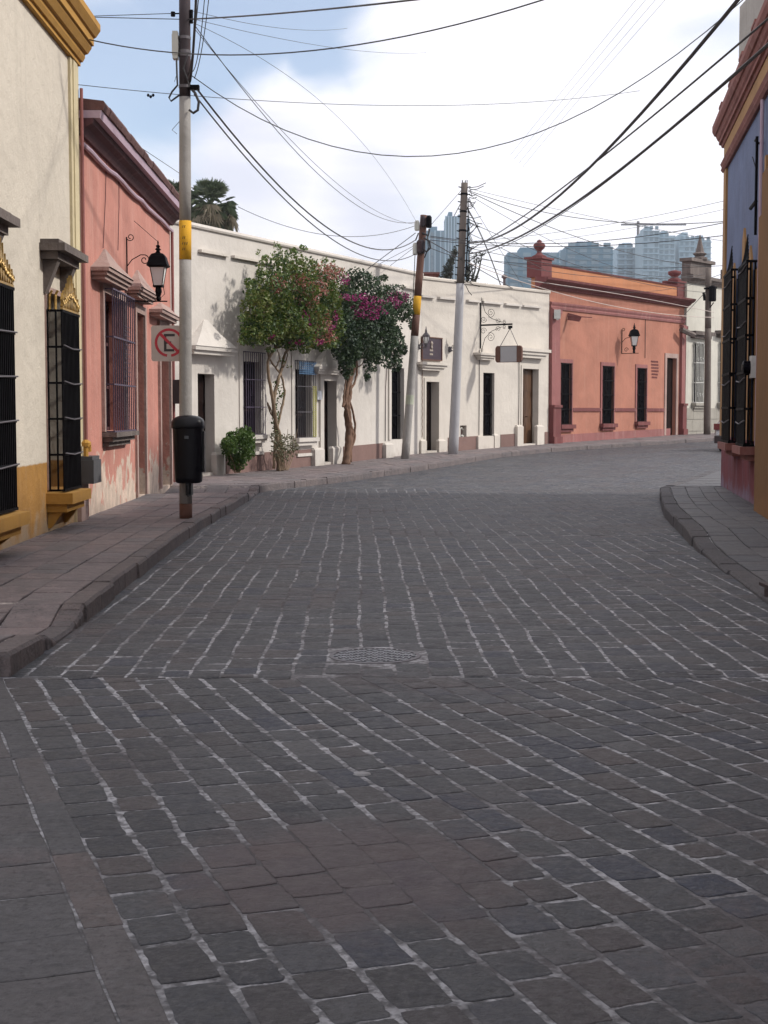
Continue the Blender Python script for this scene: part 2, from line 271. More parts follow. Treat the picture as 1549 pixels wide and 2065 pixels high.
# ------------------------------------------------------------------ geometry helpers
def ground(y):
    s = 2.0; x = (y-39.5)/s
    return 0.0171*s*(math.log1p(math.exp(x)) if x < 30 else x) if y < 150 else 0.0171*(150-39.5)
def ray(px, py):
    x, y = (px-CX)/F_PX, (CY-py)/F_PX
    return Vector((x, math.cos(PITCH)+y*math.sin(PITCH), -math.sin(PITCH)+y*math.cos(PITCH)))
def at(px, py, Y):
    d = ray(px, py); return CAM + d*(Y/d.y)
class MB:
    def __init__(s): s.v = []; s.f = []; s.m = []
    def add(s, vs, fs, mi=0):
        o = len(s.v); s.v += [tuple(x) for x in vs]; s.f += [tuple(i+o for i in f) for f in fs]; s.m += [mi]*len(fs); return s
    def hexa(s, p, mi=0):   # 8 points: bottom 4 then top 4
        return s.add(p, [(0, 3, 2, 1), (4, 5, 6, 7), (0, 1, 5, 4), (1, 2, 6, 5), (2, 3, 7, 6), (3, 0, 4, 7)], mi)
    def box(s, a, b, mi=0):
        x0, y0, z0 = a; x1, y1, z1 = b
        return s.hexa([(x0, y0, z0), (x1, y0, z0), (x1, y1, z0), (x0, y1, z0), (x0, y0, z1), (x1, y0, z1), (x1, y1, z1), (x0, y1, z1)], mi)
    def tube(s, pts, r, n=6, mi=0, cap=True):
        pts = [Vector(p) for p in pts]; k = len(pts)
        rs = r if isinstance(r, (list, tuple)) else [r]*k
        vs = []; prev = None
        for i, p in enumerate(pts):
            d = (pts[min(i+1, k-1)]-pts[max(i-1, 0)])
            if d.length < 1e-9: d = Vector((0, 0, 1))
            d.normalize()
            if prev is None:
                a = d.cross(Vector((0, 0, 1)))
                if a.length < 1e-3: a = d.cross(Vector((0, 1, 0)))
            else: a = prev - d*prev.dot(d)
            a.normalize(); prev = a; b = d.cross(a)
            for j in range(n):
                t = 2*math.pi*j/n; vs.append(p + a*(math.cos(t)*rs[i]) + b*(math.sin(t)*rs[i]))
        fs = [(i*n+j, i*n+(j+1) % n, (i+1)*n+(j+1) % n, (i+1)*n+j) for i in range(k-1) for j in range(n)]
        if cap: fs += [tuple(range(n))[::-1], tuple(range((k-1)*n, k*n))]
        return s.add(vs, fs, mi)
    def lathe(s, c, prof, n=12, mi=0, sx=1, sy=1, rot=0):     # prof: (r, z)
        c = Vector(c); vs = []
        for r, z in prof:
            for j in range(n):
                t = rot+2*math.pi*j/n; vs.append((c.x+math.cos(t)*r*sx, c.y+math.sin(t)*r*sy, c.z+z))
        k = len(prof)
        fs = [(i*n+j, i*n+(j+1) % n, (i+1)*n+(j+1) % n, (i+1)*n+j) for i in range(k-1) for j in range(n)]
        fs += [tuple(range(n))[::-1], tuple(range((k-1)*n, k*n))]
        return s.add(vs, fs, mi)
WO = {}
def obj(name, mb, mat, parent=None, world=True, smooth=False):
    me = bpy.data.meshes.new(name)
    vs = mb.v
    if world:
        xs = [p[0] for p in vs]; ys = [p[1] for p in vs]; zs = [p[2] for p in vs]
        o = Vector(((min(xs)+max(xs))/2, (min(ys)+max(ys))/2, min(zs)))
        vs = [(p[0]-o.x, p[1]-o.y, p[2]-o.z) for p in vs]
    else: o = Vector((0, 0, 0))
    me.from_pydata(vs, [], mb.f)
    mats = mat if isinstance(mat, (list, tuple)) else [mat]
    for x in mats: me.materials.append(M[x] if isinstance(x, str) else x)
    if len(mats) > 1: me.polygons.foreach_set('material_index', mb.m)
    if smooth: me.polygons.foreach_set('use_smooth', [True]*len(me.polygons))
    me.update(); ob = bpy.data.objects.new(name, me); COL.objects.link(ob)
    if parent is not None:
        ob.parent = parent; ob.location = (o - WO.get(parent.name, Vector((0, 0, 0)))) if world else (0, 0, 0)
    else: ob.location = o
    WO[ob.name] = o if world else Vector((0, 0, 0))
    return ob
def tag(o, label=None, cat=None, group=None, kind=None):
    if label: o['label'] = label
    if cat: o['category'] = cat
    if group: o['group'] = group
    if kind: o['kind'] = kind
    return o
def empty(name, loc, label, cat, group=None, rz=0):
    e = bpy.data.objects.new(name, None); COL.objects.link(e); e.location = loc; e.rotation_euler = (0, 0, rz)
    e.empty_display_size = 0.3; WO[e.name] = Vector(loc); return tag(e, label, cat, group)
class Fac:
    """vertical facade from plan point A (left as seen) to B (right as seen)"""
    def __init__(s, A, B):
        s.A = Vector((A[0], A[1], 0)); s.B = Vector((B[0], B[1], 0)); d = s.B-s.A; s.L = d.length; s.t = d/s.L
        s.N = Vector((s.t.y, -s.t.x, 0))
    def p(s, u, z, n=0.0): return s.A + s.t*u + s.N*n + Vector((0, 0, z))
    def uv(s, px, py, n=0.0):
        d = ray(px, py); P0 = s.A + s.N*n; k = (P0-CAM).dot(s.N)/d.dot(s.N); q = CAM + d*k
        return (q-s.A).dot(s.t), q.z
    def rect(s, xl, xr, yt, yb, n=0.0):
        ym = (yt+yb)/2; xm = (xl+xr)/2
        return s.uv(xl, ym, n)[0], s.uv(xr, ym, n)[0], s.uv(xm, yb, n)[1], s.uv(xm, yt, n)[1]
    def g(s, u): return ground(s.p(u, 0).y)+0.17
    def box(s, mb, u0, u1, z0, z1, n0, n1, mi=0, z0b=None, z1b=None):
        z0b = z0 if z0b is None else z0b; z1b = z1 if z1b is None else z1b
        return mb.hexa([s.p(u0, z0, n1), s.p(u1, z0b, n1), s.p(u1, z0b, n0), s.p(u0, z0, n0), s.p(u0, z1, n1), s.p(u1, z1b, n1), s.p(u1, z1b, n0), s.p(u0, z1, n0)], mi)
    def sweep(s, mb, u0, u1, prof, z0, z1, mi=0):    # prof: closed list of (n, dz)
        k = len(prof)
        vs = [s.p(u0, z0+dz, n) for n, dz in prof]+[s.p(u1, z1+dz, n) for n, dz in prof]
        fs = [(i, (i+1) % k, k+(i+1) % k, k+i) for i in range(k)]+[tuple(range(k))[::-1], tuple(range(k, 2*k))]
        return mb.add(vs, fs, mi)
def wall_mesh(F, HA, HB, holes, D=5.0, zb=-0.6, deep=0.4):
    mb = MB(); us = sorted({0.0, F.L, *[h[0] for h in holes], *[h[1] for h in holes]})
    zs = sorted({zb, *[h[2] for h in holes], *[h[3] for h in holes]}) + [None]
    top = lambda u: HA+(HB-HA)*u/F.L
    def V(u, z, n=0): return F.p(u, top(u) if z is None else z, n)
    for i in range(len(us)-1):
        for j in range(len(zs)-1):
            uc = (us[i]+us[i+1])/2; zc = (zs[j]+(zs[j+1] if zs[j+1] is not None else zs[j]+0.02))/2
            if any(h[0] < uc < h[1] and h[2] < zc < h[3] for h in holes): continue
            mb.add([V(us[i], zs[j]), V(us[i+1], zs[j]), V(us[i+1], zs[j+1]), V(us[i], zs[j+1])], [(0, 1, 2, 3)])
    for h in holes:
        d = -(h[4] if len(h) > 4 else deep); a, b, c, e = h[:4]
        for (p, q) in (((a, c), (a, e)), ((a, e), (b, e)), ((b, e), (b, c)), ((b, c), (a, c))):
            mb.add([F.p(*p), F.p(*q), F.p(*q, d), F.p(*p, d)], [(0, 1, 2, 3)])
    mb.add([V(0, zb), V(0, None), V(0, None, -D), V(0, zb, -D)], [(0, 1, 2, 3)])
    mb.add([V(F.L, zb), V(F.L, None), V(F.L, None, -D), V(F.L, zb, -D)], [(3, 2, 1, 0)])
    mb.add([V(0, zb, -D), V(0, None, -D), V(F.L, None, -D), V(F.L, zb, -D)], [(0, 1, 2, 3)])
    mb.add([V(0, None), V(F.L, None), V(F.L, None, -D), V(0, None, -D)], [(0, 1, 2, 3)])
    return mb
def cage(F, u0, u1, z0, z1, nf, sp=0.11, levels=4, r=0.008, sides=True, n0=0.0):
    mb = MB(); k = max(2, int(round((u1-u0)/sp)))
    for i in range(k+1):
        u = u0+(u1-u0)*i/k; F.box(mb, u-r, u+r, z0, z1, nf-r, nf+r)
    if sides and nf-n0 > 0.06:
        ks = max(1, int((nf-n0)/sp))
        for u in (u0, u1):
            for i in range(ks): n = n0+(nf-n0)*(i+0.3)/ks; F.box(mb, u-r, u+r, z0, z1, n-r, n+r)
    for j in range(levels+1):
        z = z0+(z1-z0)*j/levels; rr = r*1.5
        F.box(mb, u0-0.02, u1+0.02, z-rr, z+rr, nf-rr-0.003, nf+rr+0.003)
        if sides:
            for u in (u0, u1): F.box(mb, u-rr-0.002, u+rr+0.002, z-rr+0.002, z+rr-0.002, n0-0.02, nf)
    return mb
def door_leaf(F, u0, u1, z0, z1, n, mat, parent, panels=3, two=True, label=None, glass_top=False):
    mb = MB(); F.box(mb, u0+0.001, u1-0.001, z0, z1, n-0.06, n+0.001)
    cols = 2 if two else 1; w_ = (u1-u0)/cols
    for c in range(cols):
        for k in range(panels):
            a = z0+(z1-z0)*(k+0.12)/panels; b = z0+(z1-z0)*(k+0.88)/panels
            F.box(mb, u0+c*w_+w_*0.16, u0+(c+1)*w_-w_*0.16, a, b, n, n+0.022)
        for e in (u0+c*w_+0.012, u0+(c+1)*w_-w_*0.11):
            F.box(mb, e, e+w_*0.09, z0+0.02, z1-0.02, n, n+0.03)
    d = obj('door', mb, mat, parent)
    if label: d['label'] = label
    h = MB(); um = (u0+u1)/2
    h.tube([F.p(um+0.05, z0+1.05, n+0.03), F.p(um+0.05, z0+1.05, n+0.08), F.p(um+0.11, z0+1.05, n+0.08)], 0.012, 6)
    obj('handle', h, 'iron', d); return d
def window_pane(F, u0, u1, z0, z1, n, parent, mat='dark_glass', fmat='dark_wood', rows=3):
    mb = MB(); F.box(mb, u0+0.001, u1-0.001, z0+0.001, z1-0.001, n-0.03, n+0.001)
    wdw = obj('window', mb, mat, parent)
    fr = MB(); w_ = 0.05
    F.box(fr, u0+0.002, u0+w_, z0, z1, n, n+0.04); F.box(fr, u1-w_, u1-0.002, z0, z1, n, n+0.04)
    F.box(fr, (u0+u1)/2-0.025, (u0+u1)/2+0.025, z0, z1, n, n+0.036)
    for k in range(rows+1):
        z = z0+(z1-z0)*k/rows; z = min(max(z, z0+0.03), z1-0.03)
        F.box(fr, u0+w_, u1-w_, z-0.025, z+0.025, n+0.002, n+0.03)
    obj('frame', fr, fmat, wdw); return wdw
def sill(F, u0, u1, z, mat, parent, out=0.16, steps=2, h=0.07, over=0.06):
    mb = MB()
    for k in range(steps):
        F.box(mb, u0-over+k*0.04, u1+over-k*0.04, z-h*(k+1), z-h*k-0.002*(k > 0), -0.002, out*(1-0.3*k))
    return obj('sill', mb, mat, parent)
def ledge(F, xl, xr, yt, yb, out=0.22, mat='cream_a', steps=3, parent=None):
    u0, u1, z0, z1 = F.rect(xl, xr, yt, yb, out*0.7); mb = MB()
    h = (z1-z0)/steps
    for k in range(steps):
        q = out*(0.45+0.55*(k+1)/steps); e = 0.10*(steps-1-k)
        F.box(mb, u0+e, u1-e, z0+h*k, z0+h*(k+1)-0.002, -0.002, q)
    return obj('hood', mb, mat, parent)
def pyramid_hood(F, xl, xr, ytop, ybase, ybot, xa0, xa1, out, mat, parent, steps=2):
    u0, u1, z0, z1 = F.rect(xl, xr, ybase, ybot, out*0.6); ua = F.uv(xa0, ytop)[0]; ub = F.uv(xa1, ytop)[0]; za = F.uv((xa0+xa1)/2, ytop)[1]
    mb = MB(); h = (z1-z0)/steps
    for k in range(steps):
        e = 0.05*(steps-1-k); q = out*(0.6+0.4*(k+1)/steps)
        F.box(mb, u0+e, u1-e, z0+h*k, z0+h*(k+1)-0.001, -0.002, q)
    n = 3; prev = None
    prof = [(0, 1.0), (0.12, 0.86), (0.5, 0.42), (1.0, 0.0)]
    rings = []
    for tz, k in prof:
        z = z1+(za-z1)*tz; a = ua+(u0-ua)*k if tz < 1 else ua; b = ub+(u1-ub)*k if tz < 1 else ub; q = 0.02+out*k
        rings.append([F.p(a, z, -0.002), F.p(a, z, q), F.p(b, z, q), F.p(b, z, -0.002)])
    for r0, r1 in zip(rings, rings[1:]): mb.add(r0+r1, [(0, 1, 5, 4), (1, 2, 6, 5), (2, 3, 7, 6), (3, 0, 4, 7)])
    mb.add(rings[-1], [(0, 1, 2, 3)])
    return obj('hood', mb, mat, parent)
def surround(F, u0, u1, z0, z1, w_, n, mat, parent, sill_=False, name='surround'):
    mb = MB()
    F.box(mb, u0-w_, u0-0.002, z0, z1+w_, -0.002, n); F.box(mb, u1+0.002, u1+w_, z0, z1+w_, -0.002, n)
    F.box(mb, u0-0.001, u1+0.001, z1+0.002, z1+w_-0.001, -0.002, n-0.002)
    if sill_: F.box(mb, u0-w_+0.003, u1+w_-0.003, z0-w_, z0-0.002, -0.002, n+0.003)
    return obj(name, mb, mat, parent)
def plinth(F, xl, xr, yt, mat, parent, out=0.12, n0=0.0):
    ym = yt+20; u0 = F.uv(xl, ym, out)[0]; u1 = F.uv(xr, ym, out)[0]; z1 = F.uv((xl+xr)/2, yt, out)[1]
    mb = MB(); g = F.g((u0+u1)/2)
    F.box(mb, u0, u1, g-0.25, z1-0.06, -0.002, out)
    mb.hexa([F.p(u0, z1-0.06, out), F.p(u1, z1-0.06, out), F.p(u1, z1-0.06, 0), F.p(u0, z1-0.06, 0), F.p(u0+0.05, z1, out-0.07), F.p(u1-0.05, z1, out-0.07), F.p(u1-0.05, z1, 0), F.p(u0+0.05, z1, 0)])
    return obj('plinth', mb, mat, parent)
def spiral(c, a, b, r0, r1, turns, t0=0, n=26):
    c = Vector(c); return [c + a*((r0+(r1-r0)*i/n)*math.cos(t0+turns*2*math.pi*i/n)) + b*((r0+(r1-r0)*i/n)*math.sin(t0+turns*2*math.pi*i/n)) for i in range(n+1)]

# ------------------------------------------------------------------ ground, road and pavements
mb = MB(); xs = [-700, -60, -25, -8, 8, 25, 60, 120, 700]; ys = [-60, -20, 0, 10, 20, 30]+list(range(34, 72, 2))+[80, 110, 150, 300, 700, 1300]
for y in ys:
    for x in xs: mb.v.append((x, y, ground(y)-0.06))
n = len(xs)
for j in range(len(ys)-1):
    for i in range(n-1): mb.f.append((j*n+i, j*n+i+1, (j+1)*n+i+1, (j+1)*n+i)); mb.m.append(0)
tag(obj('ground', mb, 'dirt'), kind='structure')

KL = [(-2.27, 8.6), (-2.27, 10), (-2.30, 11.5), (-2.42, 15), (-2.5, 19.5), (-2.47, 23), (-2.45, 25.7), (-2.5, 28.3), (-2.45, 29.0), (-1.83, 30.6), (-.85, 33.2), (1.17, 39.5), (3.62, 46.6), (5.9, 51), (12.9, 60), (18, 66.5), (26, 76)]
OL = [(-4.3, 8.6), (-4.3, 10), (-4.3, 11.5), (-4.3, 15), (-4.4, 19.5), (-4.5, 23), (-4.6, 25.7), (-4.8, 28.3), (-4.9, 29.6), (-4.6, 32.9), (-3.2, 36.6), (-.2, 44.3), (2.7, 48.9), (4.9, 53.0), (11.1, 62.6), (15.8, 69.3), (24, 79)]
KR = [(2.9, -4), (2.9, 6), (3.0, 9), (3.2, 11.9), (3.62, 16.6), (3.95, 19.2), (4.3, 21.9), (4.75, 24.6), (5.3, 27.5)]
ORR = [(5.5, -4), (5.5, 6), (5.5, 9), (5.5, 11.9), (5.5, 16.6), (5.5, 19.2), (5.85, 21.9), (6.3, 24.6), (6.95, 27.9)]
KR2 = [(5.3, 27.5), (6.0, 29.6), (6.85, 31.9), (8.0, 35.4), (13, 44.5), (20, 54), (30, 66)]
OR2 = [(6.95, 27.9), (7.9, 28.9), (9.4, 31), (11.2, 33.8), (16, 42), (23, 51), (33, 63)]
def hL(y, H=0.15):
    def dip(a, b, e=0.25): return max(0, min(1, (y-a)/e))*max(0, min(1, (b-y)/e))
    return 0.155-0.12*dip(9.35, 10.95, 0.5)-0.11*dip(26.0, 28.5)
def hR(y): return 0.05+0.12*max(0, min(1, (y-15.8)/2.0))
def resample(K, O, step):
    ks, os_ = [], []
    for i in range(len(K)-1):
        d = math.dist(K[i], K[i+1]); n = max(1, int(round(d/step)))
        for j in range(n):
            t = j/n; ks.append((K[i][0]+(K[i+1][0]-K[i][0])*t, K[i][1]+(K[i+1][1]-K[i][1])*t)); os_.append((O[i][0]+(O[i+1][0]-O[i][0])*t, O[i][1]+(O[i+1][1]-O[i][1])*t))
    ks.append(K[-1]); os_.append(O[-1]); return ks, os_
def walk(name, K, O, h, slabmat, kerbmat, rows=5, step=0.42, kw=0.17):
    ks, os_ = resample(K, O, 0.25)
    base = MB(); n = len(ks)
    for (kx, ky), (ox, oy) in zip(ks, os_):
        zk = ground(ky)+h(ky); zo = ground(oy)+h(ky)
        dk = math.dist((kx, ky), (ox, oy)); kx += (ox-kx)*0.05/dk; ky += (oy-ky)*0.05/dk
        base.v += [(kx, ky, ground(ky)-0.1), (kx, ky, zk-0.022), (ox, oy, zo-0.012+ (0)), (ox, oy, ground(oy)-0.1)]
    for i in range(n-1):
        for j in range(3): a = i*4+j; base.f.append((a, a+1, a+5, a+4)); base.m.append(0)
    base.f.append((0, 1, 2, 3)); base.m.append(0)
    base.f.append(tuple((n-1)*4+i for i in (3, 2, 1, 0))); base.m.append(0)
    # slabs laid in rows that follow the kerb
    ss, oo = resample(K, O, 0.06); m = len(ss)
    def P(i, q):
        i = max(0, min(m-1, i)); k, o = ss[int(i)], oo[int(i)]; d = math.dist(k, o); w0 = kw/d; w_ = w0+(1-w0)*q
        x = k[0]+(o[0]-k[0])*w_; y = k[1]+(o[1]-k[1])*w_; return Vector((x, y, ground(y)+h(k[1])))
    for r in range(rows):
        q0, q1 = r/rows+0.004, (r+1)/rows-0.004; i = random.randint(0, 3)
        while i < m-3:
            L = random.randint(5, 11) if P(i, 0).y < 34 else random.randint(8, 16)
            j = min(m-1, i+L); g = 0.12
            dz = random.uniform(-0.003, 0.004)
            ps = [P(i, q0), P(i, q1), P(j, q1), P(j, q0)]
            e = (ps[3]-ps[0]).normalized()*0.007
            ps = [ps[0]+e, ps[1]+e, ps[2]-e, ps[3]-e]
            mid = (j+i)//2; pm0, pm1 = P(mid, q0), P(mid, q1)
            c = sum(ps, Vector())/4
            jit = lambda: Vector((random.uniform(-.006, .006), random.uniform(-.006, .006), 0))
            ring = [ps[0]+jit(), pm0*0+ (ps[0]+ps[3])/2+jit(), ps[3]+jit(), ps[2]+jit(), (ps[1]+ps[2])/2+jit(), ps[1]+jit()]
            up = Vector((0, 0, dz+0.002)); 
            lo = [p+Vector((0, 0, -0.03)) for p in ring]; hi = [p+(c-p).normalized()*0.006+up for p in ring]; md = [p+up-Vector((0, 0, 0.006)) for p in ring]
            k6 = 6; base.add(lo+md+hi, [(a, (a+1) % k6, k6+(a+1) % k6, k6+a) for a in range(k6)]+[(k6+a, k6+(a+1) % k6, 2*k6+(a+1) % k6, 2*k6+a) for a in range(k6)]+[tuple(range(12, 18))], 1)
            i = j
    tag(obj(name, base, ['mortar_walk' if name == 'sidewalk_left' else 'mortar_pale', slabmat]), kind='structure')
    kb = MB(); i = 0
    while i < m-2:
        L = random.randint(9, 16); j = min(m-1, i+L)
        while j > i+2 and abs(h(ss[i][1])-h(ss[j][1])) > 0.03: j -= 1
        if j <= i: j = i+1
        def K3(idx, off, z):
            k, o = ss[idx], oo[idx]; d = Vector((o[0]-k[0], o[1]-k[1], 0)).normalized(); p = Vector((k[0], k[1], 0))+d*off; return Vector((p.x, p.y, ground(k[1])+z))
        hz0, hz1 = h(ss[i][1]), h(ss[j][1]); dz = random.uniform(-0.008, 0.006); dn = random.uniform(-0.014, 0.012)
        e = (K3(j, 0, 0)-K3(i, 0, 0)).normalized()*0.005
        b = [K3(i, -0.012+dn, -0.15)+e, K3(j, -0.012+dn, -0.15)-e, K3(j, kw-0.006, -0.15)-e, K3(i, kw-0.006, -0.15)+e]
        t1 = [K3(i, -0.006+dn, hz0-0.02+dz)+e, K3(j, -0.006+dn, hz1-0.02+dz)-e, K3(j, kw-0.006, hz1-0.01+dz)-e, K3(i, kw-0.006, hz0-0.01+dz)+e]
        t2 = [K3(i, 0.012+dn, hz0+dz+0.004)+e*2, K3(j, 0.012+dn, hz1+dz+0.004)-e*2, K3(j, kw-0.015, hz1+dz+0.004)-e*2, K3(i, kw-0.015, hz0+dz+0.004)+e*2]
        q = [(a, (a+1) % 4, 4+(a+1) % 4, 4+a) for a in range(4)]
        kb.add(b+t1+t2, q+[tuple(x+4 for x in f) for f in q]+[(8, 9, 10, 11)])
        i = j
    tag(obj('kerb', kb, kerbmat), kind='structure')
walk('sidewalk_left', KL, OL, hL, 'slab', 'kerb', rows=5)
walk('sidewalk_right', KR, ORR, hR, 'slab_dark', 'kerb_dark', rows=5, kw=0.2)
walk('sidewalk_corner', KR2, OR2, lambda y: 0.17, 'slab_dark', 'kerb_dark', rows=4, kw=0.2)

# road: mortar bed plus individually bedded setts
road = MB()
ys2 = [-6+0.5*i for i in range(0, 160)]; ys2[29] = 8.58; ys2.insert(30, 8.8)
rx = [-9, -4, -2, 0, 2, 4, 8, 14, 20, 27]
for y in ys2:
    for x in rx: road.v.append((x, y, ground(y)+(0.003 if y < 8.7 else 0.0048)))
for j in range(len(ys2)-1):
    for i in range(len(rx)-1): a = j*len(rx)+i; road.f.append((a, a+1, a+len(rx)+1, a+len(rx))); road.m.append(0)
def xk(K, y):
    for (x0, y0), (x1, y1) in zip(K, K[1:]):
        if y0 <= y <= y1: return x0+(x1-x0)*(y-y0)/(y1-y0)
    return K[0][0] if y < K[0][1] else K[-1][0]
KRall = KR[:-1]+KR2
SA = Vector((-0.71, 3.78)); SD = Vector((-0.335, 0.942)).normalized()      # edge strip of the flush slabs
def strip_x(y): return SA.x+(y-SA.y)*SD.x/SD.y
def clip(poly, a, b, c):      # keep a*x+b*y<=c
    out = []
    for i in range(len(poly)):
        p, q = poly[i], poly[(i+1) % len(poly)]; dp = a*p[0]+b*p[1]-c; dq = a*q[0]+b*q[1]-c
        if dp <= 0: out.append(p)
        if dp*dq < 0: t = dp/(dp-dq); out.append((p[0]+(q[0]-p[0])*t, p[1]+(q[1]-p[1])*t))
    return out
MH = (-0.06, 9.36, 0.28)
def sett(poly, mi, hgt=0.007, inset=0.004, tilt=0.0012):
    if len(poly) < 3: return
    ar = abs(sum(p[0]*q[1]-q[0]*p[1] for p, q in zip(poly, poly[1:]+poly[:1])))/2
    if ar < 0.0022: return
    cx = sum(p[0] for p in poly)/len(poly); cy = sum(p[1] for p in poly)/len(poly)
    if sum(p[0]*q[1]-q[0]*p[1] for p, q in zip(poly, poly[1:]+poly[:1])) < 0: poly = poly[::-1]
    g = ground(cy); sl_ = (ground(cy+0.5)-g)/0.5
    ax, ay = random.uniform(-tilt, tilt)*5, random.uniform(-tilt, tilt)*5; h0 = hgt+random.uniform(-0.0012, 0.0016)
    if random.random() < 0.03: h0 -= 0.004
    h0 = max(h0, 0.0055 if cy > 8.6 else 0.004); k = len(poly); lo, md, hi = [], [], []
    for x, y in poly:
        base = g+sl_*(y-cy); d = math.hypot(cx-x, cy-y) or 1; f = inset/d
        z = base+h0+ax*(x-cx)+ay*(y-cy)
        lo.append((x, y, base-0.02)); md.append((x, y, z-0.002)); hi.append((x+(cx-x)*f, y+(cy-y)*f, z))
    road.add(lo+md+hi+[(cx, cy, g+h0+0.003)], [(a, (a+1) % k, k+(a+1) % k, k+a) for a in range(k)]+[(k+a, k+(a+1) % k, 2*k+(a+1) % k, 2*k+a) for a in range(k)]+[(2*k+a, 2*k+(a+1) % k, 3*k) for a in range(k)], mi)
def lay(dirv, region, clips, bbox, wrow=(0.185, 0.22), llen=(0.20, 0.35), gj=0.011, gc=0.0085, mi=1, per=2, hgt=0.0062, jit=0.005, skew=0.0):
    d = Vector(dirv).normalized(); c = Vector((d.y, -d.x))
    x0, x1, y0, y1 = bbox; cs = [Vector((x, y)) for x in (x0, x1) for y in (y0, y1)]
    smin, smax = min(p.dot(c) for p in cs), max(p.dot(c) for p in cs); lmin, lmax = min(p.dot(d) for p in cs), max(p.dot(d) for p in cs)
    s = smin; wob = random.uniform(0, 6)
    while s < smax:
        w_ = random.uniform(*wrow); l = lmin+random.uniform(0, 0.3)
        while l < lmax:
            L = random.uniform(*llen)
            if random.random() < 0.12: L *= 0.7
            m_ = c*(s+w_/2)+d*(l+L/2)
            if region(m_.x, m_.y) and math.hypot(m_.x-MH[0], m_.y-MH[1]) > MH[2]+0.06:
                w0 = lambda t: 0.008*math.sin(t*1.7+s*3+wob)+0.006*math.sin(t*5.1+s*9)
                w1 = lambda t: 0.008*math.sin(t*1.7+(s+w_)*3+wob)+0.006*math.sin(t*5.1+(s+w_)*9)
                wv = lambda a, t: w0(t)+(w1(t)-w0(t))*(a-s)/w_
                tight = 0.08 if ((m_.x+0.08)/0.42)**2+((m_.y-4.95)/0.5)**2 < 1 else 1.0
                a0, a1 = s+tight*gj*random.uniform(0.55, 1.15), s+w_-tight*gj*random.uniform(0.55, 1.15); b0, b1 = l+tight*gc*random.uniform(0.3, 1.5), l+L-tight*gc*random.uniform(0.3, 1.5)
                pts = []
                sk0, sk1 = random.uniform(-.012, .012), random.uniform(-.012, .012)
                for i in range(per): t = i/per; pts.append((a0+(a1-a0)*t, b0+sk0*t))
                for i in range(per): t = i/per; pts.append((a1, b0+sk0+(b1+sk1-b0-sk0)*t))
                for i in range(per): t = i/per; pts.append((a1+(a0-a1)*t, b1+sk1*(1-t)))
                for i in range(per): t = i/per; pts.append((a0, b1+(b0-b1)*t))
                P2 = []
                r_ = 0.013
                for i, (a, b) in enumerate(pts):
                    if i % per == 0:      # worn, rounded corners
                        ca, cb = (a0+a1)/2, (b0+b1)/2; a += math.copysign(random.uniform(0.3, 1)*r_*0.5, ca-a); b += math.copysign(random.uniform(0.3, 1)*r_*0.5, cb-b)
                    a += random.uniform(-jit, jit)*0.6+wv(a, b); b += random.uniform(-jit, jit)*0.5
                    q = c*a+d*b; P2.append((q.x, q.y))
                for cl in clips: P2 = clip(P2, *cl) if len(P2) > 2 else P2
                if P2: sett(P2, mi, hgt)
            l += L
        s += w_
inroad = lambda x, y: xk(KL, y)-0.12 < x < xk(KRall, y)+0.12
# nearest zone, rows turned 20 degrees
lay(SD, lambda x, y: y < 8.75 and strip_x(y)+0.10 < x < 3.3 and y > 1.6, [(0, 1, 8.58)], (-3, 3.4, 1.6, 8.8), per=7, gj=0.014, gc=0.009, llen=(0.20, 0.33), jit=0.006, wrow=(0.172, 0.20), hgt=0.0062)
lay((-0.017, 1), lambda x, y: 8.5 < y < 18.75 and inroad(x, y), [(0, -1, -8.6), (0, 1, 18.6)], (-3, 5.5, 8.5, 18.9), per=5)
lay((-0.022, 1), lambda x, y: 18.5 < y < 30.2 and inroad(x, y), [(0, -1, -18.62), (0, 1, 30.0)], (-3, 7.4, 18.5, 30.2), per=2)
lay((0.42, 0.907), lambda x, y: y > 29.9 and inroad(x, y), [(0, -1, -30.02)], (-3, 22, 29.8, 64), per=2, wrow=(0.24, 0.28), llen=(0.3, 0.5), gj=0.02, gc=0.014)
# flush strip and worn slabs at the left
c_ = Vector((SD.y, -SD.x))
def slabs(o0, o1, l0, l1, Lr, gj, mi):
    l = l0
    while l < l1:
        L = random.uniform(*Lr); q = []
        for a, b in ((o0, l), ((o0+o1)/2, l), (o1, l), (o1, l+L/2), (o1, l+L), ((o0+o1)/2, l+L), (o0, l+L), (o0, l+L/2)):
            a += -math.copysign(gj, a-(o0+o1)/2)*(a != (o0+o1)/2)+random.uniform(-.006, .006); b += math.copysign(gj*0.7, l+L/2-b)*(b != l+L/2)+random.uniform(-.004, .004)
            p = SA+c_*a+SD*b; q.append((p.x, p.y))
        q = clip(q, 0, 1, 8.56)
        if q: sett(q, mi, 0.0075, 0.006, 0.0006)
        l += L
slabs(-0.02, 0.11, -3, 5.2, (0.5, 0.9), 0.004, 2)
for k in range(7): slabs(-0.022-0.32*(k+1), -0.022-0.32*k, -4, 5.2, (0.3, 0.55), 0.006, 2)
tag(obj('road', road, ['mortar', 'stone', 'slab_flush']), kind='structure')

ls = MB(); q_ = at(731, 1573, 6.25); q_.z = 0.0
ls.lathe(q_, [(0.025, 0.0), (0.035, 0.006), (0.03, 0.014), (0.01, 0.02)], 7, 0, 1.2, 0.7, 0.4); tag(obj('loose_stone', ls, simple('pale pebble', (0.24, 0.235, 0.24), 0.8)), 'small pale loose stone lying on the cobbles in the foreground', 'stone')
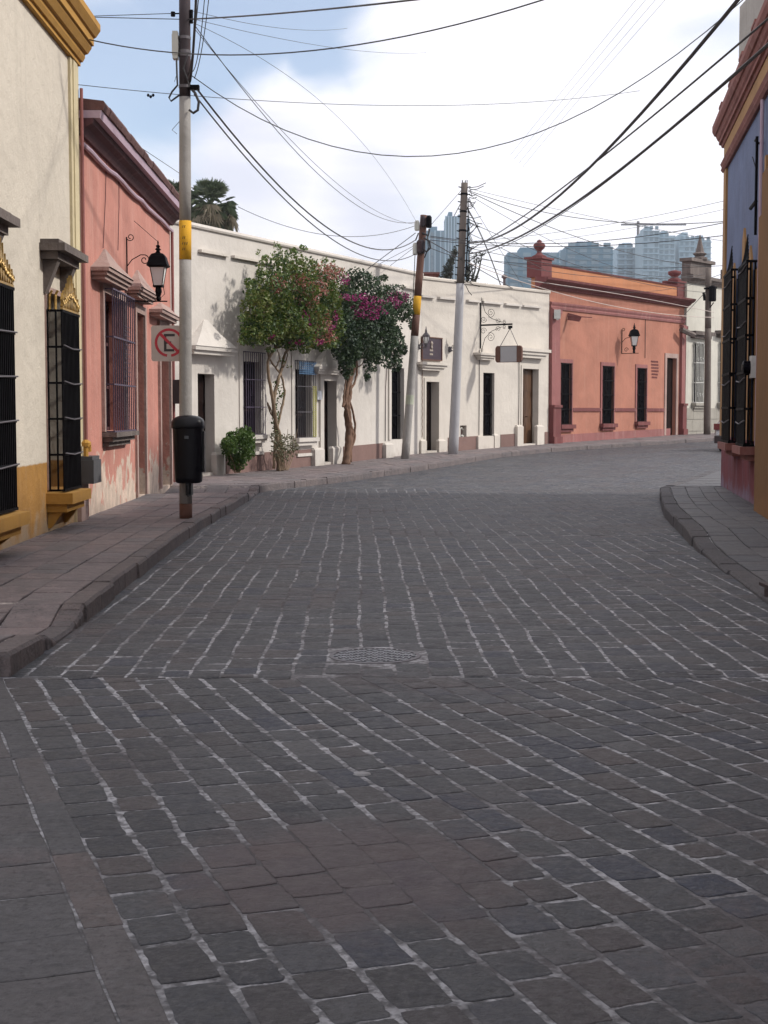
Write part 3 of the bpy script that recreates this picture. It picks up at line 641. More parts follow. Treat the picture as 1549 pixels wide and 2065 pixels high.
# manhole cover
mh = empty('manhole_cover', (MH[0], MH[1], 0.0), 'round grey metal manhole cover with raised lattice, set in the cobbles', 'manhole cover')
a = MB(); a.lathe((MH[0], MH[1], 0.0), [(0.27, -0.02), (0.27, 0.004), (0.0, 0.004)], 36); obj('cover_plate', a, 'iron_grey', mh)
a = MB(); a.lathe((MH[0], MH[1], 0.0), [(0.30, -0.02), (0.30, 0.009), (0.273, 0.011), (0.272, -0.01)], 36); obj('rim', a, 'iron_grey', mh)
a = MB()
for i in range(-7, 8):
    o = i*0.037; h_ = math.sqrt(max(0, 0.262**2-o*o)); k = max(2, int(h_/0.022))
    for j in range(k):
        y0 = -h_+2*h_*j/k
        if (i+j) % 2: a.box((MH[0]+o-0.016, MH[1]+y0, 0.002), (MH[0]+o+0.016, MH[1]+y0+2*h_/k*0.75, 0.012))
        else: a.box((MH[0]+o-0.005, MH[1]+y0, 0.002), (MH[0]+o+0.005, MH[1]+y0+2*h_/k*1.02, 0.014))
obj('lattice', a, simple('worn steel', (0.14, 0.14, 0.155), 0.4, 0.5, 0.5, 20), mh)
# ------------------------------------------------------------------ houses
def house(name, F, HA, HB, holes, mat, label, cat='house', D=6.0, deep=0.4):
    h = empty(name, (F.A.x, F.A.y, ground(F.A.y)), label, cat)
    obj('wall', wall_mesh(F, HA, HB, holes, D, deep=deep), mat, h); return h
def swept(name, F, u0, u1, prof, z0, z1, mat, parent):
    mb = MB(); F.sweep(mb, u0, u1, prof, z0, z1); return obj(name, mb, mat, parent)
def crest(F, u0, u1, z, n, hmax, parent):
    mb = MB(); k = max(5, int((u1-u0)/0.09))
    F.box(mb, u0, u1, z, z+0.025, n-0.015, n+0.015)
    for i in range(k):
        u = u0+(u1-u0)*(i+0.5)/k; c = 1-abs((i+0.5)/k-0.5)*2; h_ = hmax*(0.3+0.7*c)*random.uniform(0.85, 1.1); w_ = (u1-u0)/k*0.5
        pts = [(0, 0.02), (w_*0.8, h_*0.25), (w_*0.3, h_*0.4), (w_*0.95, h_*0.6), (w_*0.35, h_*0.75), (0, h_)]
        L = [F.p(u-a, z+b, n) for a, b in pts]; Rr = [F.p(u+a, z+b, n) for a, b in pts[1:-1]][::-1]
        ring = L+Rr; m = len(ring); v = [p+F.N*0.015 for p in ring]+[p-F.N*0.015 for p in ring]
        mb.add(v, [tuple(range(m)), tuple(range(m, 2*m))[::-1]]+[(a, (a+1) % m, m+(a+1) % m, m+a) for a in range(m)])
        mb.tube(spiral(F.p(u, z+h_*0.45, n+0.02), F.t, Vector((0, 0, 1)), w_*0.2, w_, 1.2, i), 0.01, 4)
    for nn in (n*0.3, n*0.65):
        for u in (u0, u1): mb.tube([F.p(u, z, nn), F.p(u+0.01, z+hmax*0.35, nn), F.p(u, z+hmax*0.45, nn+0.03)], 0.015, 4)
    return obj('crest', mb, 'gold', parent)

# --- cream house with mustard trim (left edge)
FL = Fac((-3.95, 9.6), (-4.10, 19.5)); yu = lambda y: (y-9.6)/FL.t.y
W1 = (yu(13.3), yu(14.62), 0.62, 3.3, 0.42); W2 = (yu(17.42), yu(18.3), 0.66, 3.05, 0.42)
hA = house('cream_house', FL, 6.7, 6.7, [W1, W2], 'cream_l', 'tall cream plaster house with mustard dado and heavy yellow cornice at the left edge')
for k, (W, n_, zt, hc) in enumerate(((W1, 0.26, 2.85, 0.55), (W2, 0.2, 2.82, 0.5))):
    wd = window_pane(FL, W[0], W[1], W[2], W[3], -0.3, hA, 'dark_glass', 'red_wood')
    obj('grille', cage(FL, W[0]-0.05, W[1]+0.08, W[2], zt, n_, 0.075, 5, 0.010), 'iron', wd)
    lvl = MB()
    for j in range(1, 5):
        z = W[2]+(zt-W[2])*j/5; lvl.tube([FL.p(W[0]-0.08, z+0.02, n_+0.03), FL.p((W[0]+W[1])/2, z-0.01, n_+0.035), FL.p(W[1]+0.11, z+0.01, n_+0.03)], 0.009, 5)
    obj('grille_band', lvl, 'iron_grey', wd)
    crest(FL, W[0]-0.05, W[1]+0.08, zt+0.015, n_, hc, wd)
    sb = MB()
    FL.box(sb, W[0]-0.15, W[1]+0.16, W[2]-0.16, W[2]-0.03, -0.002, n_+0.12); FL.box(sb, W[0]-0.1, W[1]+0.1, W[2]-0.26, W[2]-0.162, -0.002, n_+0.04)
    for u in (W[0]-0.06, W[1]+0.0):
        sb.hexa([FL.p(u, 0.2, 0.03), FL.p(u+0.1, 0.2, 0.03), FL.p(u+0.1, 0.2, 0), FL.p(u, 0.2, 0), FL.p(u, W[2]-0.262, n_-0.02), FL.p(u+0.1, W[2]-0.262, n_-0.02), FL.p(u+0.1, W[2]-0.262, 0), FL.p(u, W[2]-0.262, 0)])
    obj('sill', sb, 'mustard', wd)
    hb = MB(); zt2 = 3.42 if k else 3.4
    FL.box(hb, W[0]-0.22, W[1]+0.2, zt2, zt2+0.09, -0.002, 0.2); FL.box(hb, W[0]-0.3, W[1]+0.3, zt2+0.092, zt2+0.18, -0.002, 0.3); FL.box(hb, W[0]-0.25, W[1]+0.25, zt2+0.182, zt2+0.23, -0.002, 0.22)
    for u in (W[0]-0.12, W[1]-0.04): hb.hexa([FL.p(u, zt2-0.4, 0.02), FL.p(u+0.16, zt2-0.4, 0.02), FL.p(u+0.16, zt2-0.4, 0), FL.p(u, zt2-0.4, 0), FL.p(u, zt2-0.002, 0.18), FL.p(u+0.16, zt2-0.002, 0.18), FL.p(u+0.16, zt2-0.002, 0), FL.p(u, zt2-0.002, 0)])
    obj('hood', hb, 'dark_stone', wd)
    surround(FL, W[0], W[1], W[2], W[3], 0.07, 0.02, 'grey_stone', wd)
swept('cornice', FL, -0.2, FL.L+0.02, [(0, 0), (0.06, 0), (0.06, 0.05), (0.09, 0.055), (0.12, 0.11), (0.12, 0.15), (0.16, 0.16), (0.21, 0.235), (0.21, 0.26), (0.24, 0.265), (0.24, 0.36), (0.27, 0.375), (0.33, 0.46), (0.33, 0.54), (0, 0.56)], 6.2, 6.2, 'mustard', hA)
mb = MB(); FL.box(mb, FL.L-0.55, FL.L-0.02, -0.2, 6.19, -0.002, 0.035); FL.box(mb, FL.L-0.42, FL.L-0.16, -0.2, 6.185, 0.033, 0.05)
obj('corner_pilaster', mb, 'cream_trim', hA)
mb = MB(); mb.tube([FL.p(FL.L-0.04, 0.2, 0.075), FL.p(FL.L-0.04, 5.9, 0.075)], 0.022, 8); obj('downpipe', mb, 'rose_trim', hA)

# --- pink house
FP = Fac((-4.10, 19.53), (-4.27, 29.0))
P1 = FP.rect(207, 249, 600, 869)+(0.3,); 
p2 = FP.rect(274, 290.5, 634, 968); P2_ = (p2[0], p2[1], FP.g(p2[0]), p2[3], 0.28)
p3 = FP.rect(321.5, 341, 660, 975); P3_ = (p3[0], p3[1], FP.g(p3[0]), p3[3], 0.28)
hP = house('pink_house', FP, 5.75, 5.75, [P1, P2_, P3_], 'pink', 'salmon pink house with peeling plaster, lilac cornice band and tiled edge')
wd = window_pane(FP, P1[0], P1[1], P1[2], P1[3], -0.26, hP, 'dark_glass', 'plum')
gb = cage(FP, P1[0]-0.02, P1[1]+0.12, P1[2], P1[3]+0.05, 0.16, 0.19, 3, 0.008)
obj('grille', gb, 'lilac_iron', wd)
mb = MB()
for i in range(int((P1[3]-P1[2])*0.5/0.07)):
    z = P1[2]+0.7+i*0.07; FP.box(mb, P1[0]+0.55*(P1[1]-P1[0]), P1[0]+0.85*(P1[1]-P1[0]), z-0.004, z+0.004, 0.152, 0.158)
obj('wire_mesh', mb, 'lilac_iron', wd)
sill(FP, P1[0], P1[1], P1[2]-0.01, 'dark_stone', wd, 0.22, 3, 0.07, 0.14)
surround(FP, P1[0], P1[1], P1[2], P1[3], 0.14, 0.05, 'grey_stone', wd)
pyramid_hood(FP, 205, 255, 503, 552, 574, 209, 212, 0.26, 'grey_stone', hP, 3)
d2 = door_leaf(FP, P2_[0], P2_[1], P2_[2], P2_[3], -0.24, 'dark_wood', hP); surround(FP, P2_[0], P2_[1], P2_[2], P2_[3], 0.14, 0.04, 'grey_stone', d2)
pyramid_hood(FP, 271, 307, 545, 588, 606, 275, 277, 0.26, 'grey_stone', hP, 3)
d3 = door_leaf(FP, P3_[0], P3_[1], P3_[2], P3_[3], -0.24, 'dark_wood', hP); surround(FP, P3_[0], P3_[1], P3_[2], P3_[3], 0.16, 0.05, 'grey_stone', d3)
pyramid_hood(FP, 317, 352, 615, 632, 645, 322, 340, 0.24, 'grey_stone', hP, 2)
swept('cornice', FP, 0.01, FP.L+0.1, [(0, 0), (0.05, 0), (0.12, 0.09), (0.2, 0.13), (0.22, 0.2), (0, 0.2)], 5.33, 5.33, 'plum', hP)
swept('lilac_band', FP, 0.02, FP.L+0.12, [(0, 0), (0.3, 0), (0.32, 0.1), (0, 0.1)], 5.534, 5.534, 'lilac', hP)
mb = MB(); u = 0.03
while u < FP.L+0.1:
    w_ = random.uniform(0.35, 0.6); dz = random.uniform(-0.004, 0.008); o = random.uniform(-0.008, 0.01)
    mb.add([FP.p(u, 5.637+z+dz, n+o) for n, z in ((0, 0), (0.34, 0), (0.37, 0.07), (0.35, 0.12), (0.0, 0.16))]+[FP.p(u+w_-0.004, 5.637+z+dz, n+o) for n, z in ((0, 0), (0.34, 0), (0.37, 0.07), (0.35, 0.12), (0, 0.16))],
           [(i, (i+1) % 5, 5+(i+1) % 5, 5+i) for i in range(5)]+[(4, 3, 2, 1, 0), (5, 6, 7, 8, 9)]); u += w_
obj('roof_edge', mb, 'tile', hP)
mb = MB(); pts = [FP.p(0.05+FP.L*i/14*0.99, 5.2+random.uniform(-.02, .02), 0.05) for i in range(15)]; mb.tube(pts, 0.035, 7)
obj('wall_pipe', mb, 'lilac', hP)
mb = MB(); mb.tube([FP.p(FP.L-0.05, 0.2, 0.05), FP.p(FP.L-0.05, 5.2, 0.05)], 0.03, 7); obj('downpipe', mb, 'rose_trim', hP)
for xa, ya, xb, yb in ((215, 300, 208, 500), (240, 330, 238, 505)):
    mb = MB(); a_, b_ = FP.uv(xa, ya, .02), FP.uv(xb, yb, .02); mb.tube([FP.p(a_[0], a_[1], .02), FP.p((a_[0]+b_[0])/2+.05, (a_[1]+b_[1])/2, .02), FP.p(b_[0], b_[1], .02)], 0.006, 4)
    obj('wall_wire', mb, 'plum', hP)

# --- long white house behind the bougainvilleas
FA = Fac((-4.80, 31.0), (1.22, 46.8)); 
def bandsegs(F, parent, xs, mat, top=0.44):
    for xa, xb in xs:
        mb = MB()
        u0, u1 = F.uv(xa, 915)[0], F.uv(xb, 915)[0]
        k = max(1, int((u1-u0)/0.8))
        for i in range(k):
            a, b = u0+(u1-u0)*i/k, u0+(u1-u0)*(i+1)/k
            F.box(mb, a, b, F.g(a)-0.3, F.g(a)+top, -0.002, 0.02, 0, F.g(b)-0.3, F.g(b)+top)
        obj('base_band', mb, mat, parent)
dA1 = FA.rect(399.5, 433, 754, 946); dA2 = FA.rect(650, 675, 768, 936); dA3 = FA.rect(787, 812, 742, 886)
wA1 = FA.rect(490, 524, 729, 876); wA2 = FA.rect(594.5, 626, 745, 882)
HO = [(dA1[0], dA1[1], FA.g(dA1[0]), dA1[3], 0.33), (dA2[0], dA2[1], FA.g(dA2[0]), dA2[3], 0.30), dA3+(0.3,), wA1+(0.24,), wA2+(0.24,)]
hWA = house('white_house', FA, 5.72, 6.02, HO, 'cream_a', 'long low white plaster house behind the two bougainvilleas', D=7)
swept('coping', FA, -0.02, FA.L, [(-0.2, 0), (0.05, 0), (0.07, 0.04), (0.05, 0.1), (-0.2, 0.12)], 5.69, 5.99, 'cream_a', hWA)
for xa, xb, y in ((399, 456, 492), (466, 520, 512), (524, 552, 522), (690, 720, 556), (810, 842, 580)):
    mb = MB(); u0, z0 = FA.uv(xa, y); u1 = FA.uv(xb, y)[0]; zA = 5.72-0.56+0.02*u0; 
    FA.box(mb, u0, u1, zA, zA+0.06, -0.002, 0.10, 0, zA+0.018*(u1-u0), zA+0.06+0.018*(u1-u0))
    obj('drip_ledge', mb, 'cream_b', hWA)
d = door_leaf(FA, HO[0][0], HO[0][1], HO[0][2], HO[0][3], -0.27, 'dark_wood', hWA)
mb = MB(); FA.box(mb, HO[0][0]+0.002, HO[0][1]-0.002, HO[0][2]-0.1, HO[0][2]+0.06, -0.26, 0.06); obj('threshold', mb, 'cream_a', d)
pyramid_hood(FA, 384, 469, 645, 700, 716, 410, 417, 0.34, 'cream_a', hWA, 2)
d = door_leaf(FA, HO[1][0], HO[1][1], HO[1][2], HO[1][3], -0.24, 'dark_wood', hWA)
mb = MB(); FA.box(mb, HO[1][0]+0.002, HO[1][1]-0.002, HO[1][2]-0.1, HO[1][2]+0.06, -0.23, 0.08); obj('threshold', mb, 'cream_a', d)
surround(FA, HO[1][0], HO[1][1], HO[1][2], HO[1][3], 0.24, 0.06, 'cream_a', d)
pyramid_hood(FA, 636, 690, 690, 741, 755, 662, 666, 0.3, 'cream_a', hWA, 3)
d = door_leaf(FA, dA3[0], dA3[1], dA3[2], dA3[3], -0.2, 'dark_glass', hWA, 4)
obj('grille', cage(FA, dA3[0]+0.03, dA3[1]-0.03, dA3[2]+0.02, dA3[3]-0.02, -0.08, 0.11, 3, 0.009, False), 'iron', d)
surround(FA, dA3[0], dA3[1], dA3[2], dA3[3], 0.2, 0.05, 'cream_a', d)
ledge(FA, 780, 822, 702, 712, 0.2, 'cream_a', 2, hWA)
for k, W in enumerate((wA1, wA2)):
    wd = window_pane(FA, W[0], W[1], W[2], W[3], -0.18, hWA, 'dark_glass', 'dark_wood')
    cg = cage(FA, W[0]-0.02, W[1]+0.1, W[2], W[3]+0.22, 0.1, 0.12, 3, 0.007)
    obj('grille', cg, 'lilac_iron' if k == 0 else 'iron_grey', wd)
    sill(FA, W[0], W[1], W[2]-0.01, 'cream_a', wd, 0.2, 2, 0.1, 0.16); 
    mb = MB(); FA.box(mb, W[0]+0.05, W[1]+0.1, W[2]-0.5, W[2]-0.42, -0.002, 0.06); obj('lower_moulding', mb, 'cream_a', wd)
    surround(FA, W[0], W[1], W[2], W[3]+0.2, 0.22, 0.03, 'cream_a', wd)
    if k:
        for nm, z0, z1, cc in (('yellow_screen', W[2]+0.02, W[2]+1.35, (0.42, 0.40, 0.12)), ('blue_screen', W[3]-0.12, W[3]+0.2, (0.12, 0.24, 0.42))):
            mb = MB(); ua, ub = (W[1]-0.12, W[1]+0.11) if nm[0] == 'y' else (W[0], W[1]+0.1)
            for i in range(int((z1-z0)/0.055)+1): FA.box(mb, ua, ub, z0+i*0.055-0.007, z0+i*0.055+0.007, 0.125, 0.133)
            for i in range(int((ub-ua)/0.055)+1): FA.box(mb, ua+i*0.055-0.007, ua+i*0.055+0.007, z0, z1, 0.134, 0.140)
            obj(nm, mb, simple(nm, cc, 0.6), wd)
for xa, xb, y in ((437, 452, 912), (636, 655, 903), (672, 690, 900), (779, 794, 893)): plinth(FA, xa, xb, y, 'cream_a', hWA, 0.14)
bandsegs(FA, hWA, [(455, 636), (692, 778)], 'brown_band')
hn = MB(); a_ = FA.rect(640, 647, 788, 806, 0.07); FA.box(hn, a_[0], a_[1]+0.05, a_[2], a_[3], 0.062, 0.08)
tag(obj('house_number_plate', hn, simple('white enamel', (0.68, 0.70, 0.74), 0.3)), 'small white number plate beside the narrow door between the bougainvilleas', 'number plate')

# --- cream shop house
FB = Fac((1.225, 46.81), (6.25, 54.8))
dB1 = FB.rect(858.5, 884, 770, 912); dB2 = FB.rect(1053, 1084.5, 744, 897); wB = FB.rect(974.5, 997, 752, 879); nB = FB.rect(928, 941, 858, 892)
HB_ = [(dB1[0], dB1[1], FB.g(dB1[0]), dB1[3], 0.38), (dB2[0], dB2[1], FB.g(dB2[0]), dB2[3], 0.32), wB+(0.26,), nB+(0.2,)]
hWB = house('shop_house', FB, 5.93, 6.12, HB_, 'cream_b', 'cream plaster house with ledges over its openings, between the white house and the orange house', D=7)
swept('coping', FB, 0.0, FB.L, [(-0.2, 0), (0.05, 0), (0.06, 0.06), (0.04, 0.1), (-0.2, 0.12)], 5.90, 6.09, 'cream_b', hWB)
for xa, xb in ((846, 873), (882, 918), (940, 965), (971, 1010), (1016, 1048), (1052, 1088)):
    mb = MB(); u0, u1 = FB.uv(xa, 600)[0], FB.uv(xb, 600)[0]; z = 5.93-0.62+0.019*u0; FB.box(mb, u0, u1, z, z+0.07, -0.002, 0.11, 0, z+0.019*(u1-u0), z+0.07+0.019*(u1-u0))
    obj('drip_ledge', mb, 'cream_a', hWB)
for H, mt, lb in ((HB_[0], 'dark_wood', None), (HB_[1], 'amber_wood', 'amber brown panelled door')):
    d = door_leaf(FB, H[0], H[1], H[2], H[3], -0.3 if mt == 'dark_wood' else -0.24, mt, hWB, 3, True, lb)
    surround(FB, H[0], H[1], H[2], H[3], 0.12, 0.03, 'cream_b', d)
    mb = MB(); FB.box(mb, H[0]+0.002, H[1]-0.002, H[2]-0.1, H[2]+0.05, -0.22, 0.06); obj('threshold', mb, 'cream_b', d)
wd = window_pane(FB, wB[0], wB[1], wB[2], wB[3], -0.18, hWB); obj('grille', cage(FB, wB[0]+0.02, wB[1]-0.02, wB[2]+0.01, wB[3]-0.01, -0.1, 0.11, 3, 0.009, False), 'iron', wd)
mb = MB(); u0, u1 = FB.uv(965, 890, .1)[0], FB.uv(996, 890, .1)[0]; FB.box(mb, u0, u1, FB.g(u0)-0.2, wB[2]-0.01, -0.002, 0.1); obj('apron', mb, 'cream_b', hWB)
ledge(FB, 847, 903, 731, 747, 0.34, 'cream_b', 3, hWB); ledge(FB, 965, 1003, 712, 726, 0.3, 'cream_b', 3, hWB); ledge(FB, 1046, 1107, 703, 722, 0.34, 'cream_b', 3, hWB)
for xa, xb, y in ((850, 861, 886), (886, 900, 886), (998, 1007, 875), (1044, 1056, 857), (1084, 1097, 857)): plinth(FB, xa, xb, y, 'cream_b', hWB, 0.13)
bandsegs(FB, hWB, [(837, 848), (903, 963), (1009, 1043), (1098, 1106)], 'brown_band')
mb = MB(); FB.box(mb, nB[0]+0.002, nB[1]-0.002, nB[2]+0.002, nB[3]-0.002, -0.19, -0.17); um = (nB[0]+nB[1])/2
obj('meter_niche_back', mb, 'brown_band', hWB)
mm = MB(); mm.lathe(FB.p(um, nB[2]+0.02, -0.08), [(0.09, 0.0), (0.09, 0.2), (0.05, 0.24)], 10); mm.tube([FB.p(um-.1, nB[2]+.02, -.08), FB.p(um-.1, nB[2]+.45, -.08), FB.p(um, nB[2]+.5, -.08), FB.p(um+.1, nB[2]+.42, -.08)], 0.03, 6)
tag(obj('gas_meter', mm, 'grey_box'), 'small grey meter in a wall niche right of the leaning whitewashed pole', 'meter')
mb = MB(); u = FB.uv(849, 800)[0]; 
for i in range(26): z = FB.g(0)+0.5+i*0.105; mb.tube([FB.p(u+0.012*((i % 2)*2-1), z, 0.05), FB.p(u-0.012*((i % 2)*2-1), z+0.11, 0.05)], 0.012, 5)
obj('rain_chain', mb, 'pole_brown', hWB)

# --- orange house
FO = Fac((6.27, 54.83), (13.6, 65.6))
ow = [FO.rect(1127, 1151, 727, 863), FO.rect(1212, 1237, 734, 862), FO.rect(1281.5, 1302, 738, 863)]
wins = [FO.rect(a+2, b-1, c+4, d_-8) for a, b, c, d_ in ((1128, 1151, 729, 864), (1212, 1236, 735, 862), (1282, 1302, 739, 858))]
dO = FO.rect(1343, 1362.5, 722, 874)
HOo = [w_+(0.14,) for w_ in wins]+[(dO[0], dO[1], FO.g(dO[0]), dO[3], 0.24)]
hO = house('orange_house', FO, 6.3, 6.3, HOo, 'orange', 'orange terracotta house with maroon cornice, urns and three barred windows', D=7)
for W in wins:
    wd = window_pane(FO, W[0], W[1], W[2], W[3], -0.08, hO, 'dark_glass', 'dark_wood', 4)
    obj('grille', cage(FO, W[0]-0.02, W[1]+0.02, W[2], W[3], 0.06, 0.12, 4, 0.010), 'iron', wd)
    surround(FO, W[0], W[1], W[2], W[3], 0.17, 0.04, 'rose_trim', wd)
    s_ = MB()
    FO.box(s_, W[0]-0.2, W[1]+0.2, W[2]-0.16, W[2]-0.002, -0.002, 0.18); FO.box(s_, W[0]-0.12, W[1]+0.12, W[2]-0.28, W[2]-0.162, -0.002, 0.1); obj('sill', s_, 'maroon', wd)
d = door_leaf(FO, HOo[3][0], HOo[3][1], HOo[3][2], HOo[3][3], -0.18, 'dark_wood', hO); surround(FO, HOo[3][0], HOo[3][1], HOo[3][2], HOo[3][3], 0.2, 0.04, 'grey_stone', d)
mb = MB(); FO.box(mb, -0.55, FO.L, 6.302, 7.12, -0.5, -0.004, 0, 6.302, 7.22); obj('parapet', mb, 'orange_hi', hO)
swept('parapet_cap', FO, -0.62, FO.L+0.02, [(-0.55, 0), (0.03, 0), (0.05, 0.06), (-0.55, 0.08)], 7.12, 7.22, 'maroon', hO)
swept('cornice', FO, -1.0, FO.L+0.25, [(-0.1, 0), (0.08, 0), (0.12, 0.08), (0.18, 0.1), (0.28, 0.2), (0.34, 0.22), (0.44, 0.3), (0.46, 0.38), (-0.1, 0.42)], 6.24, 6.34, 'maroon', hO)
swept('frieze_moulding', FO, 0.0, FO.L, [(-0.002, 0), (0.05, 0), (0.07, 0.08), (0.05, 0.12), (0.09, 0.2), (0.09, 0.26), (-0.002, 0.28)], 5.52, 5.62, 'rose_trim', hO)
mb = MB(); z = ground(60)+0.17
for i in range(8):
    a = FO.L*i/8; b = FO.L*(i+1)/8
    ok = True
    F_z = FO.uv(1180, 825)[1]
hz = FO.uv(1180, 826)[1]
edges = [0.35]+[e for W in wins for e in (W[0]-0.18, W[1]+0.18)]+[dO[0]-0.22]
for a, b in zip(edges[::2], edges[1::2]):
    if b > a: FO.box(mb, a, b, hz-0.07, hz+0.07, -0.002, 0.05)
obj('dado_rail', mb, 'maroon', hO)
def pil(xl, xr, yp, nm, px0, px1):
    u0, u1 = FO.uv(xl, 700)[0], FO.uv(xr, 700)[0]; u0 = max(u0, 0.004); u1 = min(u1, FO.L-0.004); g_ = FO.g(u0); mb = MB()
    FO.box(mb, u0, u1, g_-0.2, 5.55, -0.002, 0.12); p = obj('pilaster', mb, 'rose_trim', hO)
    zt = FO.uv((xl+xr)/2, yp, .2)[1]; mb = MB(); FO.box(mb, u0-0.001, u1-0.02, g_-0.2, zt, -0.002, 0.2); FO.box(mb, u0-0.003, u1+0.03, zt+0.002, zt+0.1, -0.002, 0.24); FO.box(mb, u0-0.003, u1+0.04, g_-0.2, g_+0.25, -0.002, 0.25)
    obj('plinth', mb, 'maroon', p); mb = MB(); FO.box(mb, u0-0.004, u1+0.06, 5.36, 5.5, -0.002, 0.18); FO.box(mb, u0-0.002, u1+0.03, 5.26, 5.358, -0.002, 0.15); obj('capital', mb, 'rose_trim', p)
pil(1107, 1124, 822, 'l', 1104, 1128); pil(1371, 1381, 818, 'r', 0, 0)
for u, z in ((-0.3, 7.12), (FO.L-0.45, 7.2)):
    mb = MB(); FO.box(mb, u-0.42, u+0.42, z-0.45, z+0.22, -0.6, 0.02); FO.box(mb, u-0.5, u+0.5, z+0.222, z+0.3, -0.68, 0.07); pd = obj('pedestal', mb, 'maroon', hO)
    mb = MB(); mb.lathe(FO.p(u, z+0.3, -0.3), [(0.28, 0), (0.28, 0.06), (0.15, 0.12), (0.08, 0.2), (0.10, 0.27), (0.2, 0.36), (0.23, 0.46), (0.18, 0.55), (0.08, 0.58), (0.1, 0.63), (0.02, 0.68)] if u < 1 else [(0.3, 0), (0.3, 0.08), (0.16, 0.16), (0.14, 0.2), (0.3, 0.32), (0.3, 0.44), (0.05, 0.5)], 14)
    obj('urn', mb, 'maroon', pd, smooth=True)
mb = MB()
for i in range(9):
    a, b = FO.L*i/9, FO.L*(i+1)/9; 
    if a > dO[0]-0.9: break
    FO.box(mb, max(a, 0.5), b, FO.g(a)-0.3, FO.g(a)+0.3, -0.002, 0.025, 0, FO.g(b)-0.3, FO.g(b)+0.3)
obj('base_band', mb, 'rose_trim', hO)
# raised letters on the wall: five short illegible rows
random.seed(11); _u, _z = FO.uv(1320, 760); wl_ = empty('wall_lettering', FO.p(_u, _z), 'rows of small raised letters on the orange wall left of its door', 'lettering')
for r_ in range(6):
    lt = MB()
    ya = 725+r_*6.4; u0, z = FO.uv(1313+r_*0.3, ya+2); u1 = FO.uv(1326+random.uniform(-1, 2), ya)[0]; u = u0
    while u < u1:
        w_ = random.uniform(0.03, 0.055); zz = 0.075
        FO.box(lt, u, u+0.014, z-zz, z, 0.001, 0.02)
        if random.random() < 0.75: FO.box(lt, u+0.014, u+w_, z-0.014, z-0.001, 0.001, 0.018)
        if random.random() < 0.6: FO.box(lt, u+0.014, u+w_, z-zz, z-zz+0.013, 0.001, 0.018)
        if random.random() < 0.5: FO.box(lt, u+w_-0.012, u+w_, z-zz+0.014, z-0.015, 0.001, 0.018)
        u += w_+0.018
    FO.box(lt, FO.uv(1312, 740)[0], u, z-0.002-0.04, z-0.032, 0.0005, 0.003); obj('letter_row', lt, 'rose_trim', wl_)
cb = MB(); u, z = FO.uv(1120, 634, .15); cb.box(*[tuple(v) for v in (FO.p(u, z-0.17, .22)-Vector((.12, .12, 0)), FO.p(u, z+0.17, .22)+Vector((.12, .12, 0)))]); cb.tube([FO.p(u, z, 0.1), FO.p(u, z, .22)], 0.03, 6); cb.tube([FO.p(u-.02, z-.22, .25), FO.p(u-.02, z-.15, .25)], 0.05, 8)
tag(obj('alarm_box', cb, 'iron_white'), 'small white box high on the left pilaster of the orange house', 'alarm box')
fb = MB(); u0, z0 = FO.uv(1144, 637, 0); fb.tube([FO.p(u0, z0, 0), FO.p(u0+0.02, z0-0.1, 1.05)], 0.02, 6)
fb.add([FO.p(u0, z0+0.12, 0.02), FO.p(u0, z0-0.16, 0.02), FO.p(u0+.02, z0-0.24, 0.5), FO.p(u0+.02, z0-0.16, 0.56), FO.p(u0+.02, z0-.04, 0.6), FO.p(u0+.03, z0+0.12, 0.02), FO.p(u0+.03, z0-0.16, 0.02), FO.p(u0+.05, z0-0.24, 0.5), FO.p(u0+.05, z0-0.16, 0.56), FO.p(u0+.05, z0-.04, 0.6)], [(0, 1, 2, 3, 4), (9, 8, 7, 6, 5)]+[(i, (i+1) % 5, 5+(i+1) % 5, 5+i) for i in range(5)])
tag(obj('flag_bracket', fb, 'rose_trim'), 'short rust coloured bracket sticking out high on the orange wall', 'bracket')

# --- far white house
FW = Fac((13.75, 65.8), (20.8, 74.9))
wW = FW.rect(1397.5, 1420, 692, 812)
wW2 = FW.rect(1449, 1462, 690, 812)
hW = house('far_white_house', FW, 7.55, 7.55, [wW+(0.3,), wW2+(0.3,)], 'white_far', 'old white house with stone base and dark coping at the far end of the street', D=7)
for k, W in enumerate((wW, wW2)):
    wd = window_pane(FW, W[0], W[1], W[2], W[3], -0.26, hW, 'dark_glass', 'iron_grey', 3)
    g_ = cage(FW, W[0]-0.02, W[1]+0.02, W[2], W[3], 0.16, 0.13, 3, 0.011)
    for zc in (W[2]+0.35, (W[2]+W[3])/2-.3, W[3]-0.75, W[3]-0.05):
        for i in range(4): g_.tube(spiral(FW.p(W[0]+(W[1]-W[0])*(i+0.5)/4, zc, 0.18), FW.t, Vector((0, 0, 1)), 0.02, 0.1, 1.3, i*2, 12), 0.014, 4)
    obj('grille', g_, 'iron_white', wd); sill(FW, W[0], W[1], W[2]-0.02, 'ashlar', wd, 0.26, 3, 0.12, 0.15)
    hb = MB(); FW.box(hb, W[0]-0.45, W[1]+0.45, W[3]+0.35, W[3]+0.52, -0.002, 0.35); FW.box(hb, W[0]-0.3, W[1]+0.3, W[3]+0.2, W[3]+0.348, -0.002, 0.22); obj('hood', hb, 'dark_stone', wd)
mb = MB(); hz = FW.uv(1400, 822)[1]; rr = 0
z = 0.2
while z < hz-0.05:
    u = 0.004 + (0.5 if rr % 2 else 0)*-1 + 0.0; h_ = min(0.55, hz-z); u = 0.004
    while u < FW.L-0.1:
        L = random.uniform(0.7, 1.1)*(0.6 if (rr % 2 and u < 0.1) else 1); FW.box(mb, u, min(u+L-0.02, FW.L-.01), z, z+h_-0.02, -0.002, 0.07); u += L
    z += h_; rr += 1
obj('stone_base', mb, 'ashlar', hW)
